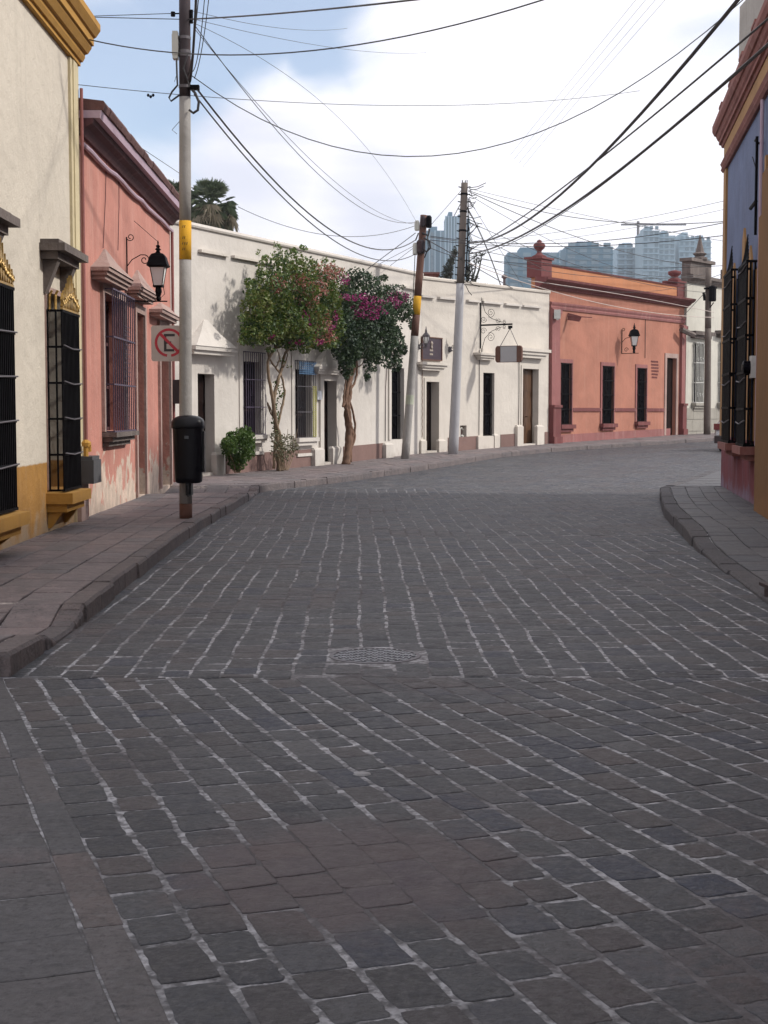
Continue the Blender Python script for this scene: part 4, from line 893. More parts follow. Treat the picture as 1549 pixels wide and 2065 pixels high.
swept('coping', FW, 0.0, FW.L, [(-0.3, 0), (0.1, 0), (0.2, 0.14), (0.3, 0.2), (0.3, 0.34), (-0.3, 0.38)], 7.5, 7.5, 'dark_stone', hW)
mb = MB(); uc = FW.uv(1409, 540)[0]; FW.box(mb, uc-1.1, uc+1.1, 7.885, 8.45, -0.3, 0.12); FW.box(mb, uc-1.25, uc+1.25, 8.452, 8.6, -0.35, 0.25); tb = obj('gable_block', mb, 'dark_stone', hW)
mb = MB(); FW.box(mb, uc+3.0, uc+4.2, 7.885, 8.4, -0.3, 0.15); obj('gable_block', mb, 'dark_stone', hW)
mb = MB(); mb.lathe(FW.p(uc+0.1, 8.6, 0.0), [(0.36, 0), (0.36, 0.1), (0.2, 0.16), (0.34, 0.28), (0.2, 0.36), (0.12, 0.7), (0.02, 1.15)], 8); obj('finial', mb, 'dark_stone', tb)
ca = MB(); 
for k, (x, y) in enumerate(((1371, 667), (1398, 677))): pass
a_ = FW.uv(1382, 668, .35); b_ = FW.uv(1400, 676, .5)
ca.tube([FW.p(a_[0]-0.4, a_[1]+0.05, .35), FW.p(b_[0], b_[1], .5)], 0.12, 6)
obj('drain_spout', ca, 'dark_stone', hW)

# --- blue house at the right edge
FR = Fac((6.61, 28.2), (5.205, 18.6)); ur = lambda y: (28.2-y)/(-FR.t.y)
wR1 = (ur(25.7), ur(24.45), 1.1, 3.95, 0.35); wR2 = (ur(23.0), ur(21.95), 1.1, 3.85, 0.35)
hR_ = house('blue_house', FR, 7.1, 7.1, [wR1, wR2], 'blue', 'blue house with red base, ochre trim and maroon cornice at the right edge', D=9)
FR2 = Fac((5.2, 18.59), (5.2, -14))
mb = MB(); F2 = FR2; F2.box(mb, 0, F2.L, -0.5, 7.4, -8, 0); obj('unseen_shade_wall', mb, 'ochre', hR_)  # unseen wall beyond the frame, added to shade the near road
for k, (W, zt, e1) in enumerate(((wR1, 4.0, 0.9), (wR2, 3.88, 0.5))):
    wd = window_pane(FR, W[0], W[1], W[2], W[3], -0.3, hR_, 'dark_glass', 'dark_wood', 4)
    g_ = cage(FR, W[0]-0.06, W[1]+0.06, W[2], zt, 0.2, 0.055, 5, 0.013)
    for i in range(15):
        u = W[0]-0.06+(W[1]-W[0]+0.12)*i/14; hh = 0.42*(1-abs(i/14-0.5)*2)+0.05; g_.tube([FR.p(u, zt, 0.2), FR.p(u+(W[0]+W[1]-2*u)*0.35, zt+hh, 0.14)], [0.02, 0.008], 5)
    obj('grille', g_, 'iron', wd); b_ = MB()
    for z in (1.45, 2.1, 2.95, 3.8): b_.tube([FR.p(W[0]-0.12, z, 0.22), FR.p((W[0]+W[1])/2, z-0.03, 0.235), FR.p(W[1]+0.12, z+0.03, 0.22)], 0.011, 5)
    obj('grille_band', b_, 'iron_grey', wd)
    s_ = MB(); FR.box(s_, W[0]-0.15, W[1]+0.12, W[2]-0.14, W[2]-0.02, -0.002, 0.27); FR.box(s_, W[0]-0.05, W[1]+0.02, W[2]-0.24, W[2]-0.142, -0.002, 0.14); obj('sill', s_, 'brick_red', wd)
    sp = MB()      # ochre painted surround with a pointed, stepped top
    for ua, ub, zz, nn in ((W[0]-0.5, W[0]-0.01, 4.15, 0.03), (W[1]+0.01, W[1]+0.42, 4.55, 0.035)):
        um = (ua+ub)/2; v = [(ua, 1.16), (ub, 1.16), (ub, zz-0.12), (um, zz+0.12), (ua, zz-0.06)]
        sp.add([FR.p(a, b, nn) for a, b in v]+[FR.p(a, b, -0.002) for a, b in v], [(0, 1, 2, 3, 4), (9, 8, 7, 6, 5)]+[(i, (i+1) % 5, 5+(i+1) % 5, 5+i) for i in range(5)])
    obj('painted_surround', sp, 'ochre_pale', wd)
    ps = MB(); FR.box(ps, W[1]+0.12, W[1]+0.34, 1.17, 3.5+0.25*k, 0.034, 0.085); obj('ochre_strip', ps, 'ochre', wd)
mb = MB(); FR.box(mb, 0.004, 0.5, 1.152, 6.24, -0.002, 0.04); obj('corner_pilaster', mb, 'ochre_pale', hR_)
mb = MB(); FR.box(mb, 0.001, FR.L+.3, 6.402, 6.74, -0.002, 0.04); obj('frieze', mb, 'ochre_pale', hR_)
swept('moulding', FR, -0.12, FR.L, [(-0.1, 0), (0.05, 0), (0.09, 0.05), (0.07, 0.1), (0.10, 0.16), (-0.1, 0.16)], 6.242, 6.242, 'brick_red', hR_)
swept('cornice', FR, -0.26, FR.L, [(-0.3, 0), (0.06, 0), (0.08, 0.05), (0.12, 0.06), (0.12, 0.12), (0.15, 0.15), (0.18, 0.22), (0.21, 0.23), (0.25, 0.31), (0.25, 0.41), (-0.3, 0.43)], 6.742, 6.742, 'brick_red', hR_)
mb = MB()
for u in (0.5, 2.4, 4.3, 6.2): FR.box(mb, u, u+0.45, 7.175, 7.33, -0.2, 0.16); FR.box(mb, u-0.04, u+0.49, 7.332, 7.38, -0.24, 0.19)
obj('parapet_blocks', mb, 'brick_red', hR_)
mb = MB(); FR.box(mb, FR.L-2.35, FR.L, 0.0, 4.4, -0.002, 0.15); FR.box(mb, FR.L-2.2, FR.L-0.1, 4.402, 5.0, -0.002, 0.13); obj('ochre_pier', mb, 'ochre', hR_)
mb = MB(); FR.box(mb, ur(21.15), ur(20.98), 1.16, 5.3, -0.002, 0.06); obj('pale_edge', mb, 'ochre_pale', hR_)
mb = MB(); mb.hexa([(6.68, 25.2, 7.3), (9.2, 25.6, 7.3), (9.2, 28.0, 7.3), (6.68, 27.6, 7.3), (6.68, 25.2, 9.2), (9.2, 25.6, 9.2), (9.2, 28.0, 9.2), (6.68, 27.6, 9.2)])
obj('rooftop_block', mb, 'concrete', hR_)
mb = MB(); q = lambda n_, z: FR.p(ur(21.55), z, n_)
mb.tube([q(0.06, 1.1), q(0.06, 6.2)], 0.03, 8); obj('conduit', mb, 'lilac', hR_)
em = empty('electricity_meter', FR.p(ur(21.7), 2.12, 0.0), 'round glass electricity meter on a white box on the blue wall', 'meter')
mb = MB(); FR.box(mb, ur(21.95), ur(21.6), 2.12, 2.45, 0.04, 0.15); obj('meter_box', mb, 'iron_white', em)
mb = MB(); c0 = FR.p(ur(21.75), 2.28, 0.15); mb.tube([c0, c0+FR.N*0.1, c0+FR.N*0.12], [0.1, 0.1, 0.05], 12); obj('dial', mb, 'dark_glass', em)
mb = MB(); a_ = FR.uv(1527, 275, .1); b_ = FR.uv(1527, 470, .1); c_2 = FR.uv(1494, 404, .1); zc = FR.uv(1527, 403, .1)[1]
mb.tube([FR.p(a_[0], a_[1], .1), FR.p(a_[0], b_[1], .1)], 0.022, 6); mb.tube([FR.p(a_[0], zc, .1), FR.p(a_[0]-0.75, zc, .1)], 0.03, 6); mb.tube([FR.p(a_[0], a_[1]-.02, .1), FR.p(a_[0]-.25, a_[1]-.02, .1)], 0.02, 6); mb.tube([FR.p(a_[0], a_[1]-.5, .1), FR.p(a_[0]-.6, a_[1]-.2, .1)], 0.008, 5); mb.tube([FR.p(a_[0], a_[1]-.1, 0), FR.p(a_[0], a_[1]-.1, .1)], 0.02, 5)
tag(obj('wall_mast', mb, 'iron'), 'thin black iron service mast with a crossbar on the blue wall', 'mast')
# ------------------------------------------------------------------ utility poles
random.seed(21)
def pole(name, base, top, r0, r1, label, bands, n=14, zx=0.3):
    """bands: (z0, z1, part name, material)"""
    b, t = Vector(base), Vector(top); root = empty(name, b, label, 'utility pole')
    P = lambda z: b+(t-b)*((z-b.z)/(t.z-b.z)); rr = lambda z: r0+(r1-r0)*((z-b.z)/(t.z-b.z))
    for z0, z1, nm, mt in bands:
        mb = MB(); k = max(2, int((z1-z0)/0.5)); pts = [P(z0+(z1-z0)*i/k) for i in range(k+1)]
        e = 0.003 if 'band' in nm or 'label' in nm else 0
        mb.tube(pts, [rr(p.z)+e+random.uniform(-.0015, .0015) for p in pts], n); obj(nm, mb, mt, root, smooth=True)
    return root, P, rr
# near pole
B1 = Vector((-2.715, 19.65, ground(19.65)+0.15)); T1 = at(372.5, -40, 19.62)
p1, P1f, r1f = pole('utility_pole', B1, T1, 0.088, 0.074, 'tall grey concrete pole with yellow band, carrying the litter bin and the no parking sign',
    [(B1.z, 0.36, 'stained_foot', 'pole_brown'), (0.361, 3.66, 'shaft', 'pole'), (3.661, 4.18, 'yellow_band', 'yellow'), (4.181, 5.82, 'upper_shaft', 'pole'), (5.821, T1.z, 'wrapped_top', 'pole_dark')])
def zpx(y, Y): return at(374, y, Y).z
for y in (77, 105, 112, 175):
    mb = MB(); z = zpx(y, 19.63); mb.tube([P1f(z-0.02), P1f(z+0.02)], r1f(z)+0.006, 14); obj('clamp', mb, 'iron_grey', p1)
mb = MB(); c = at(354, 92, 19.6); w_ = 0.037
for (a, b, h0, h1) in ((0.034, 0.06, -0.18, 0.18), (0.04, 0.066, -0.13, 0.14)): mb.box((c.x-a, c.y-b, c.z+h0), (c.x+a, c.y+b, c.z+h1))
obj('junction_box', mb, 'grey_box', p1)
mb = MB()
mb.tube([at(356, 118, 19.55), at(357, 150, 19.55), at(358, 172, 19.55), at(347, 185, 19.55), at(341, 197, 19.55), at(345, 204, 19.55), at(356, 196, 19.55), at(364, 190, 19.55)], 0.013, 6)
mb.tube([at(385, 178, 19.55), at(394, 188, 19.5), at(401, 205, 19.5), at(399, 222, 19.5), at(390, 228, 19.52), at(382, 222, 19.55)], 0.018, 6)
mb.tube([at(378, 110, 19.5), at(370, 138, 19.5), at(378, 160, 19.5), at(382, 175, 19.5)], 0.010, 5)
mb.tube([at(357, 148, 19.55), at(352, 165, 19.6)], 0.004, 4); mb.tube([at(362, 245, 19.6), at(347, 262, 19.6), at(357, 270, 19.55)], 0.004, 4)
obj('cable_loops', mb, 'cable', p1)
mb = MB(); mb.box(tuple(at(383, 181, 19.55)-Vector((0, .04, 0))), tuple(at(402, 172, 19.55)+Vector((0, .05, 0)))); mb.tube([at(349, 24, 19.6), at(349, 33, 19.6)], 0.03, 8); mb.tube([at(349, 28, 19.6), at(366, 27, 19.6)], 0.01, 5); mb.tube([at(386, 20, 19.6), at(386, 47, 19.6)], 0.025, 7)
obj('insulator', mb, 'iron', p1)
mb = MB()
for i in range(5):
    z = 3.78+i*0.075
    for j in range(3):
        a = -1.9+j*0.32+random.uniform(-.05, .05); pc = P1f(z); r_ = r1f(z)+0.0035
        if random.random() < 0.75: mb.tube([pc+Vector((math.cos(a)*r_, math.sin(a)*r_, 0)), pc+Vector((math.cos(a+.12)*r_, math.sin(a+.12)*r_, 0.035))], 0.004, 4)
obj('painted_marks', mb, 'sign_black', p1)
# brown topped leaning pole
B2 = Vector((0.63, 43.0, ground(43)+0.12)); T2 = at(855, 434, 43.1)
p2_, P2f, r2f = pole('utility_pole', B2, T2, 0.125, 0.105, 'leaning pole with brown upper half and small yellow band, right of the dark bougainvillea',
    [(B2.z, 3.87, 'shaft', 'pole'), (3.871, 4.5, 'brown_shaft', 'pole_brown'), (4.501, 5.05, 'yellow_band', 'yellow'), (5.051, T2.z, 'brown_top', 'pole_brown')])
for nm, px, py, dx, dy, h_, mt in (('transformer_can', 865, 447, 0.085, 0, 0.36, 'iron'), ('grey_can', 841, 455, 0.075, 0, 0.3, 'grey_box'), ('junction_box', 837, 502, 0.07, 0, 0.36, 'grey_box'), ('black_box', 849, 497, 0.13, 0, 0.4, 'pole_dark'), ('top_cap', 853, 446, 0.08, 0, 0.3, 'pole_dark')):
    c = at(px, py, 42.95); mb = MB(); mb.lathe(c, [(dx*0.8, -h_/2), (dx, -h_/2+0.04), (dx, h_/2-0.06), (dx*0.6, h_/2)], 12); obj(nm, mb, mt, p2_, smooth=False)
mb = MB(); mb.tube([at(866, 462, 42.9), at(864, 475, 42.9), at(852, 470, 43)], 0.035, 6); mb.tube([at(855, 480, 42.9), at(866, 486, 42.8), at(868, 500, 42.8), at(860, 508, 42.8), at(852, 500, 42.9)], 0.03, 6); mb.tube([at(837, 515, 42.9), at(835, 560, 42.9), at(833, 600, 43)], 0.012, 5); mb.tube([at(844, 470, 42.9), at(838, 485, 42.9)], 0.02, 5); mb.tube([at(862, 475, 42.9), at(864, 500, 42.8), at(856, 520, 42.9)], 0.018, 5)
obj('cable_loops', mb, 'cable', p2_)
mb = MB(); c = at(819.5, 806, 42.9); mb.tube([P2f(c.z-0.14), P2f(c.z+0.14)], r2f(c.z)+0.003, 14); obj('faded_label', mb, simple('faded label', (0.38, 0.40, 0.31), 0.6), p2_)
# whitewashed leaning pole
B3 = Vector((2.22, 46.2, ground(46.2)+0.12)); T3 = at(937, 369, 46.3)
zs_ = at(931, 572, 46.3).z
p3_, P3f, r3f = pole('utility_pole', B3, T3, 0.165, 0.105, 'tall pole with whitewashed lower half in front of the cream house with ledges',
    [(B3.z, zs_, 'whitewashed_shaft', 'pole_white'), (zs_+0.001, T3.z, 'weathered_shaft', 'pole_grey')])
mb = MB()
for i in range(14):
    z = T3.z-0.15-i*0.23; c = P3f(z)
    for s in (-1, 1): mb.tube([c+Vector((s*0.09, -0.06, 0)), c+Vector((s*0.19, -0.08, 0.02))], 0.018, 5)
    for j in range(3): 
        a = c+Vector((0.16, -0.1, random.uniform(-.1, .1))); L = random.uniform(0.12, 0.55); d = Vector((random.uniform(0.1, 1), random.uniform(-.3, .3), random.uniform(-1.2, 0.5))).normalized()
        mb.tube([a, a+d*L*0.5+Vector((0, 0, -.04)), a+d*L], 0.011, 4)
for i in range(5): c = P3f(T3.z); a = i*1.3; mb.tube([c+Vector((math.cos(a)*0.08, math.sin(a)*.08, -.02)), c+Vector((math.cos(a)*0.09, math.sin(a)*.09, 0.09))], 0.01, 4)
for z in (T3.z-0.35, T3.z-0.9, T3.z-1.5): mb.tube([P3f(z-0.03), P3f(z+0.03)], r3f(z)+0.012, 12)
mb.tube([P3f(T3.z-0.5)+Vector((.13, -.1, 0)), P3f(T3.z-1.6)+Vector((.17, -.12, 0)), P3f(T3.z-2.9)+Vector((.15, -.12, 0)), P3f(zs_+.2)+Vector((.14, -.12, 0))], 0.02, 5)
obj('pole_hardware', mb, 'iron', p3_)
# far pole
B4 = Vector((14.72, 65.6, ground(65.6)+0.1)); T4 = at(1429, 541, 65.5)
p4_, P4f, r4f = pole('utility_pole', B4, T4, 0.16, 0.13, 'grey timber pole in front of the old white house, farthest of the poles',
    [(B4.z, 5.4, 'shaft', 'pole_grey'), (5.401, T4.z, 'weathered_shaft', 'pole_grey')])
mb = MB(); c = at(1437, 592, 65.2); mb.lathe(c, [(0.14, -0.35), (0.17, -0.3), (0.17, 0.3), (0.08, 0.36)], 10); mb.tube([c+Vector((-.1, 0, -.2)), c+Vector((-.1, 0, -.65)), c+Vector((.05, 0, -.4))], 0.03, 5); mb.tube([at(1420, 582, 65.3), at(1446, 580, 65.3)], 0.05, 6); mb.tube([at(1419, 590, 65.3), at(1421, 606, 65.3)], 0.06, 6)
obj('pole_hardware', mb, 'iron', p4_)

# ------------------------------------------------------------------ overhead cables
def cable(p0, p1, mid, r, label, mat='cable'):
    A = at(*p0); B = at(*p1); s = 0.0
    if mid:
        best = None
        for i in range(5, 96):
            t = i/100; q = A.lerp(B, t); d = q-CAM
            f = d.y*math.cos(PITCH)-d.z*math.sin(PITCH); x = CX+F_PX*d.x/f
            if best is None or abs(x-mid[0]) < best[0]: best = (abs(x-mid[0]), t)
        t = best[1]; q = A.lerp(B, t); z = at(mid[0], mid[1], q.y).z; s = (q.z-z)/(4*t*(1-t))
    n = 28; mb = MB(); e0, e1 = (-.3 if p0[1] < 0 else 0), (.3 if p1[1] < 0 or p1[0] > 1549 else 0)      # cables that leave the frame go on beyond it
    ts = [e0+(1+e1-e0)*i/n for i in range(n+1)]; mb.tube([A+(B-A)*t-Vector((0, 0, 4*s*t*(1-t))) for t in ts], r, 5)
    o = obj('overhead_cable', mb, mat); tag(o, label, 'cable', 'overhead cables'); return o
Y1, Y2, Y3, Y4 = 19.6, 43.0, 46.2, 65.5
W_ = [
 ((140, 34, 19.0), (352, 27, Y1), None, .005, 'short thin cable from the yellow cornice to the insulator left of the near pole'),
 ((140, 33, 19.0), (372, 39, Y1), (280, 37), .006, 'thin cable from behind the yellow cornice to the top of the near pole'),
 ((378, 39, Y1), (900, -8, 13), (620, 22), .010, 'uppermost cable rising rightward from the near pole out of the frame'),
 ((388, 22, Y1), (700, 57, 34), (560, 56), .004, 'faint thin cable just under the uppermost one right of the near pole'),
 ((388, 38, Y1), (860, 106, 40), (600, 85), .004, 'faint thin cable sloping gently down right of the near pole'),
 ((388, 45, Y1), (841, 450, Y2), (560, 140), .004, 'hair thin cable falling from the near pole top towards the brown pole, straightest of them'),
 ((392, 50, Y1), (842, 447, Y2), (520, 216), .0065, 'upper of the thin slack cables between the near pole and the brown pole'),
 ((391, 56, Y1), (838, 452, Y2), (640, 334), .005, 'lower of the thin slack cables between the near pole and the brown pole'),
 ((180, 80, 19.2), (1125, -10, 14), (560, 108), .008, 'long sagging cable from the yellow cornice past the near pole to the top frame edge'),
 ((150, 170, 19.4), (1290, 183, 31), (700, 211), .005, 'almost level thin cable crossing the clouds from the cream house corner'),
 ((386, 152, Y1), (1520, -20, 17), (800, 315), .0065, 'deeply sagging thin cable swinging from the near pole up to the top right corner'),
 ((398, 180, Y1), (838, 484, Y2), (600, 412), .014, 'thick black cable sagging from the near pole to the brown pole'),
 ((392, 190, Y1), (838, 512, Y2), (600, 425), .011, 'second black cable just below the thick one between near pole and brown pole'),
 ((396, -20, 18.6), (383, 165, Y1), (392, 60), .018, 'thickest cable dropping steeply down the right side of the near pole'),
 ((402, -20, 18.6), (381, 150, Y1), (390, 90), .007, 'thin cable beside the thickest dropping one at the near pole'),
 ((414, -20, 18.6), (386, 145, Y1), (406, 60), .006, 'third dropping cable from the top frame edge to the near pole'),
 ((423, -20, 18.6), (392, 158, Y1), (413, 60), .006, 'rightmost dropping cable from the top frame edge to the near pole'),
 ((265, 285, 24), (366, 352, 30), None, .006, 'thin cable climbing from the pink house roof edge behind the near pole'),
 ((480, 417, 36), (838, 455, Y2), (640, 471), .008, 'slack cable from the palm to the brown pole'),
 ((838, 470, Y2), (742, 542, 42), None, .012, 'upper cable from the brown pole down left to the white parapet'),
 ((836, 495, Y2), (760, 535, 44), None, .007, 'middle cable from the brown pole down left to the white parapet'),
 ((834, 500, Y2), (775, 545, 45), None, .007, 'steep cable from the brown pole down to the white parapet'),
 ((932, 382, Y3), (868, 455, Y2), None, .008, 'short cable joining the whitewashed pole top to the brown pole'),
 ((932, 405, Y3), (915, 437, 60), None, .016, 'stubby dark stay on the left of the whitewashed pole'),
 ((868, 476, Y2), (1470, 447, 34), (1180, 488), .010, 'long almost level cable from the brown pole to the blue house, uppermost at the pole'),
 ((868, 484, Y2), (1475, 473, 35), (1150, 497), .010, 'long almost level cable from the brown pole passing under its neighbour to the blue house'),
 ((866, 486, Y2), (1075, 605, 55), None, .014, 'dark cable running from the brown pole behind the whitewashed pole to the cream parapet'),
 ((866, 478, Y2), (935, 488, Y3), None, .010, 'short cable between brown and whitewashed pole'),
 ((868, 500, Y2), (932, 520, Y3), (900, 512), .010, 'lower short cable between brown and whitewashed pole'),
 ((945, 489, Y3), (1500, -15, 15.5), (1240, 290), .024, 'upper thick cable sweeping from the whitewashed pole to the top right corner'),
 ((945, 505, Y3), (1570, 20, 15.5), (1240, 296), .014, 'thinner cable running with the upper thick sweep to the top right'),
 ((945, 512, Y3), (1580, 62, 15.5), (1315, 290), .022, 'lower thick cable sweeping from the whitewashed pole over the blue house cornice'),
 ((945, 520, Y3), (1500, 130, 20), (1315, 296), .009, 'thin cable just beneath the lower thick sweep'),
 ((945, 384, Y3), (1470, 446, 36), (1200, 444), .010, 'sagging cable from the whitewashed pole top to the blue house corner'),
 ((945, 380, Y3), (1470, 488, 38), (1150, 428), .006, 'uppermost thin cable leaving the whitewashed pole top rightward'),
 ((945, 386, Y3), (1428, 538, Y4), (1130, 465), .013, 'dark cable from the whitewashed pole top down to the far pole'),
 ((945, 392, Y3), (1428, 575, Y4), (1100, 480), .008, 'second cable from the whitewashed pole top down to the far pole'),
 ((943, 398, Y3), (1075, 610, 55), None, .007, 'thin cable falling from the whitewashed pole to the orange house corner'),
 ((940, 415, Y3), (1012, 582, 53), (968, 470), .020, 'beaded dark cable falling steeply from the whitewashed pole to the cream roof'),
 ((945, 447, Y3), (1428, 590, Y4), (1180, 540), .010, 'cable leaving the middle of the whitewashed pole for the far pole'),
 ((945, 487, Y3), (1470, 403, 37), (1150, 465), .006, 'thin cable rising gently from the whitewashed pole to the blue house'),
 ((945, 500, Y3), (1470, 420, 38), (1160, 478), .005, 'very thin cable rising to the blue house above the skyline'),
 ((945, 500, Y3), (1425, 560, Y4), (1200, 545), .010, 'cable passing in front of the teal office slab towards the far pole'),
 ((945, 515, Y3), (1425, 552, Y4), (1180, 556), .010, 'cable sagging low over the orange parapet towards the far pole'),
 ((945, 524, Y3), (1425, 566, Y4), (1100, 570), .008, 'lowest cable grazing the orange parapet towards the far pole'),
 ((945, 520, Y3), (1470, 535, 42), (1200, 540), .008, 'thin level cable across the towers to the blue house'),
 ((945, 530, Y3), (1440, 640, 58), (1180, 605), .013, 'pale rust cable slung across the orange cornice', 'cable_pale'),
 ((1066, 566, 52), (1440, 630, 60), (1230, 590), .012, 'second pale cable crossing the orange cornice above the other', 'cable_pale'),
 ((1428, 583, Y4), (1380, 635, 64), None, .014, 'short dark cable from the far pole to the orange house end'),
 ((1434, 560, Y4), (1480, 545, 50), None, .012, 'cable from the far pole to the blue house, upper'),
 ((1434, 572, Y4), (1480, 570, 50), None, .012, 'cable from the far pole to the blue house, lower'),
 ((1290, -10, 30), (1030, 312, 48), (1160, 150), .004, 'leftmost of the four faint parallel cables high over the street'),
 ((1310, -10, 30), (1036, 322, 48), (1175, 155), .004, 'second from left of the four faint parallel cables high over the street'),
 ((1330, -10, 30), (1046, 330, 48), (1190, 157), .004, 'third from left of the four faint parallel cables high over the street'),
 ((1350, -10, 30), (1055, 336, 48), (1205, 155), .004, 'rightmost of the four faint parallel cables high over the street'),
 ((384, 468, 33), (522, 540, 40), (450, 505), .005, 'thin wire drooping along the upper white wall left of the bougainvillea'),
 ((945, 470, Y3), (1100, 545, 54), (1010, 500), .010, 'short cable from the whitewashed pole to the left urn of the orange house'),
]
for w0 in W_: cable(w0[0], w0[1], w0[2], w0[3], w0[4], w0[5] if len(w0) > 5 else 'cable')
mb = MB()
for i in range(3): c = at(299+i*5, 192+(i % 2)*3, 21.1); mb.lathe(c, [(0.012, -0.02), (0.022, 0), (0.012, 0.02)], 6)
tag(obj('cable_splice', mb, 'iron'), 'small dark splice on the thin cable left of the near pole', 'splice', None)

# ------------------------------------------------------------------ lanterns, sconces
def lantern_parts(root, c, s, mb_extra=None, sides=4, rot=math.pi/4):
    """c: point under the finial stem (bottom of the stem); s: width of the roof"""
    k = s/0.36
    g = MB(); g.lathe(c+Vector((0, 0, 0.27*k)), [(0.075*k*1.35, 0), (0.13*k*1.35, 0.31*k)], sides, 0, 1, 1, rot); obj('lamp_glass', g, 'lamp_glass', root)
    f = MB()
    for i in range(sides):
        a = rot+2*math.pi*i/sides; p = Vector((math.cos(a), math.sin(a), 0)); f.tube([c+p*0.104*k+Vector((0, 0, .26*k)), c+p*0.18*k+Vector((0, 0, .59*k))], 0.009*k, 4)
    f.lathe(c+Vector((0, 0, .24*k)), [(0.12*k, 0), (0.125*k, 0.03*k)], sides, 0, 1, 1, rot); f.lathe(c+Vector((0, 0, .582*k)), [(0.2*k, 0), (0.25*k, 0.02*k), (0.25*k, .035*k)], sides, 0, 1, 1, rot)
    obj('frame', f, 'iron', root)
    r_ = MB(); r_.lathe(c+Vector((0, 0, .617*k)), [(0.26*k, 0), (0.24*k, 0.02*k), (0.19*k, 0.15*k), (0.14*k, 0.2*k), (0.06*k, 0.22*k), (0.035*k, 0.26*k), (0.07*k, .28*k), (0.03*k, .31*k), (.05*k, .34*k), (.012*k, .37*k), (.02*k, .4*k), (.004*k, .44*k)], 8 if sides > 4 else 4, 0, 1, 1, rot); obj('roof', r_, 'iron', root)
    st = MB(); st.lathe(c, [(0.03*k, 0), (0.05*k, 0.03*k), (0.035*k, 0.08*k), (0.06*k, 0.16*k), (.05*k, .24*k)], 8); obj('stem', st, 'iron', root)
# lantern on the pink house
u, z = FP.uv(257, 607, 0.03); pw = FP.p(u, z, 0.03); tip = at(320, 609, pw.y+0.05); dv = (tip-pw); dv.z = 0; L = dv.length; dh = dv.normalized(); Z = Vector((0, 0, 1))
ln = empty('wall_lantern', pw, 'large black lantern on a scrolled iron bracket on the salmon pink wall', 'lantern')
lantern_parts(ln, Vector((tip.x, tip.y, z+0.005)), 0.33)
b = MB(); b.tube([pw, pw+Z*1.02], 0.012, 6); b.tube([pw, pw+dh*(L+0.14)], 0.012, 6)
b.tube(spiral(pw+Z*1.02+dh*0.06, dh, Z, 0.065, 0.02, 1.3, math.pi, 18), 0.007, 5)
b.tube([pw+Z*0.55+dh*(0.0), pw+Z*0.66+dh*0.08, pw+Z*0.74+dh*0.22]+spiral(pw+Z*0.66+dh*0.28, dh, Z, 0.085, 0.02, -1.3, 1.9, 16), 0.008, 5)
b.tube([pw+Z*0.42, pw+Z*0.3+dh*0.04, pw+Z*0.16+dh*0.12, pw+dh*0.3], 0.007, 5); b.tube([pw+dh*L+Z*0.02, pw+dh*(L+.1)+Z*.12, pw+dh*(L+.06)+Z*.3], 0.005, 5)
b.tube([pw+dh*L+Z*0.95, pw+Z*1.28+dh*0.12+Vector((-.0, -0.5, 0))*0+dh*-0.0], 0.004, 4)
obj('bracket', b, 'iron', ln)
# lantern on the orange house
u, z = FO.uv(1254, 713, 0.03); pw = FO.p(u, z, 0.03); dh = FO.N; L = 0.55
ln = empty('wall_lantern', pw, 'black lantern with pale glass on a thin bracket on the orange wall', 'lantern')
lantern_parts(ln, pw+dh*L+Z*0.01, 0.42)
b = MB(); b.tube([pw, pw+Z*0.95], 0.018, 6); b.tube([pw, pw+dh*(L+.2)], 0.015, 6); b.tube([pw+Z*.45, pw+Z*.62+dh*.15, pw+Z*.68+dh*.4], .012, 5); b.tube(spiral(pw+Z*1.0+dh*.06, dh, Z, .08, .02, 1.2, math.pi, 14), .012, 5); b.tube(spiral(pw+Z*.15+dh*.2, dh, Z, .1, .03, 1.2, 0, 14), .012, 5)
obj('bracket', b, 'iron', ln)
# ornate sconces beside the plaque
for (px, py, lb, sgn) in ((845, 699, 'small ornate sconce left of the dark plaque, beside the brown pole', -1), (909, 704, 'small ornate sconce right of the dark plaque, half behind the whitewashed pole', 1)):
    u, z = FB.uv(px-2, py, 0.02); pw = FB.p(u, z, 0.02); sc = empty('wall_sconce', pw, lb, 'sconce'); dh = (FB.N*0.8).normalized()
    b = MB(); b.lathe(pw-Z*0.08, [(0.02, -.03), (0.07, 0), (0.07, 0.14), (0.02, 0.17)], 8); b.tube([pw, pw+dh*.1-Z*.06, pw+dh*.22-Z*.05, pw+dh*.3+Z*.04], .018, 6); b.tube(spiral(pw+dh*.12+Z*.06, dh, Z, .07, .015, 1.4, -1.5, 14), .012, 5); obj('bracket', b, 'iron_grey', sc)
    c = pw+dh*.3+Z*.05
    g = MB(); g.lathe(c+Z*.05, [(0.05, 0), (0.10, .14), (0.10, .2)], 6); obj('lamp_glass', g, 'lamp_glass', sc)
    r_ = MB(); r_.lathe(c+Z*.25, [(0.13, 0), (0.12, .05), (0.06, .12), (.03, .16), (.035, .19), (.004, .34)], 6); r_.lathe(c, [(.015, -.12), (.03, -.05), (.05, .0), (.055, .05)], 6)
    for i in range(6): a = i*math.pi/3; d_ = Vector((math.cos(a), math.sin(a), 0)); r_.tube([c+d_*.053+Z*.05, c+d_*.106+Z*.19, c+d_*.106+Z*.26], .009, 4)
    obj('frame', r_, 'iron_grey', sc)
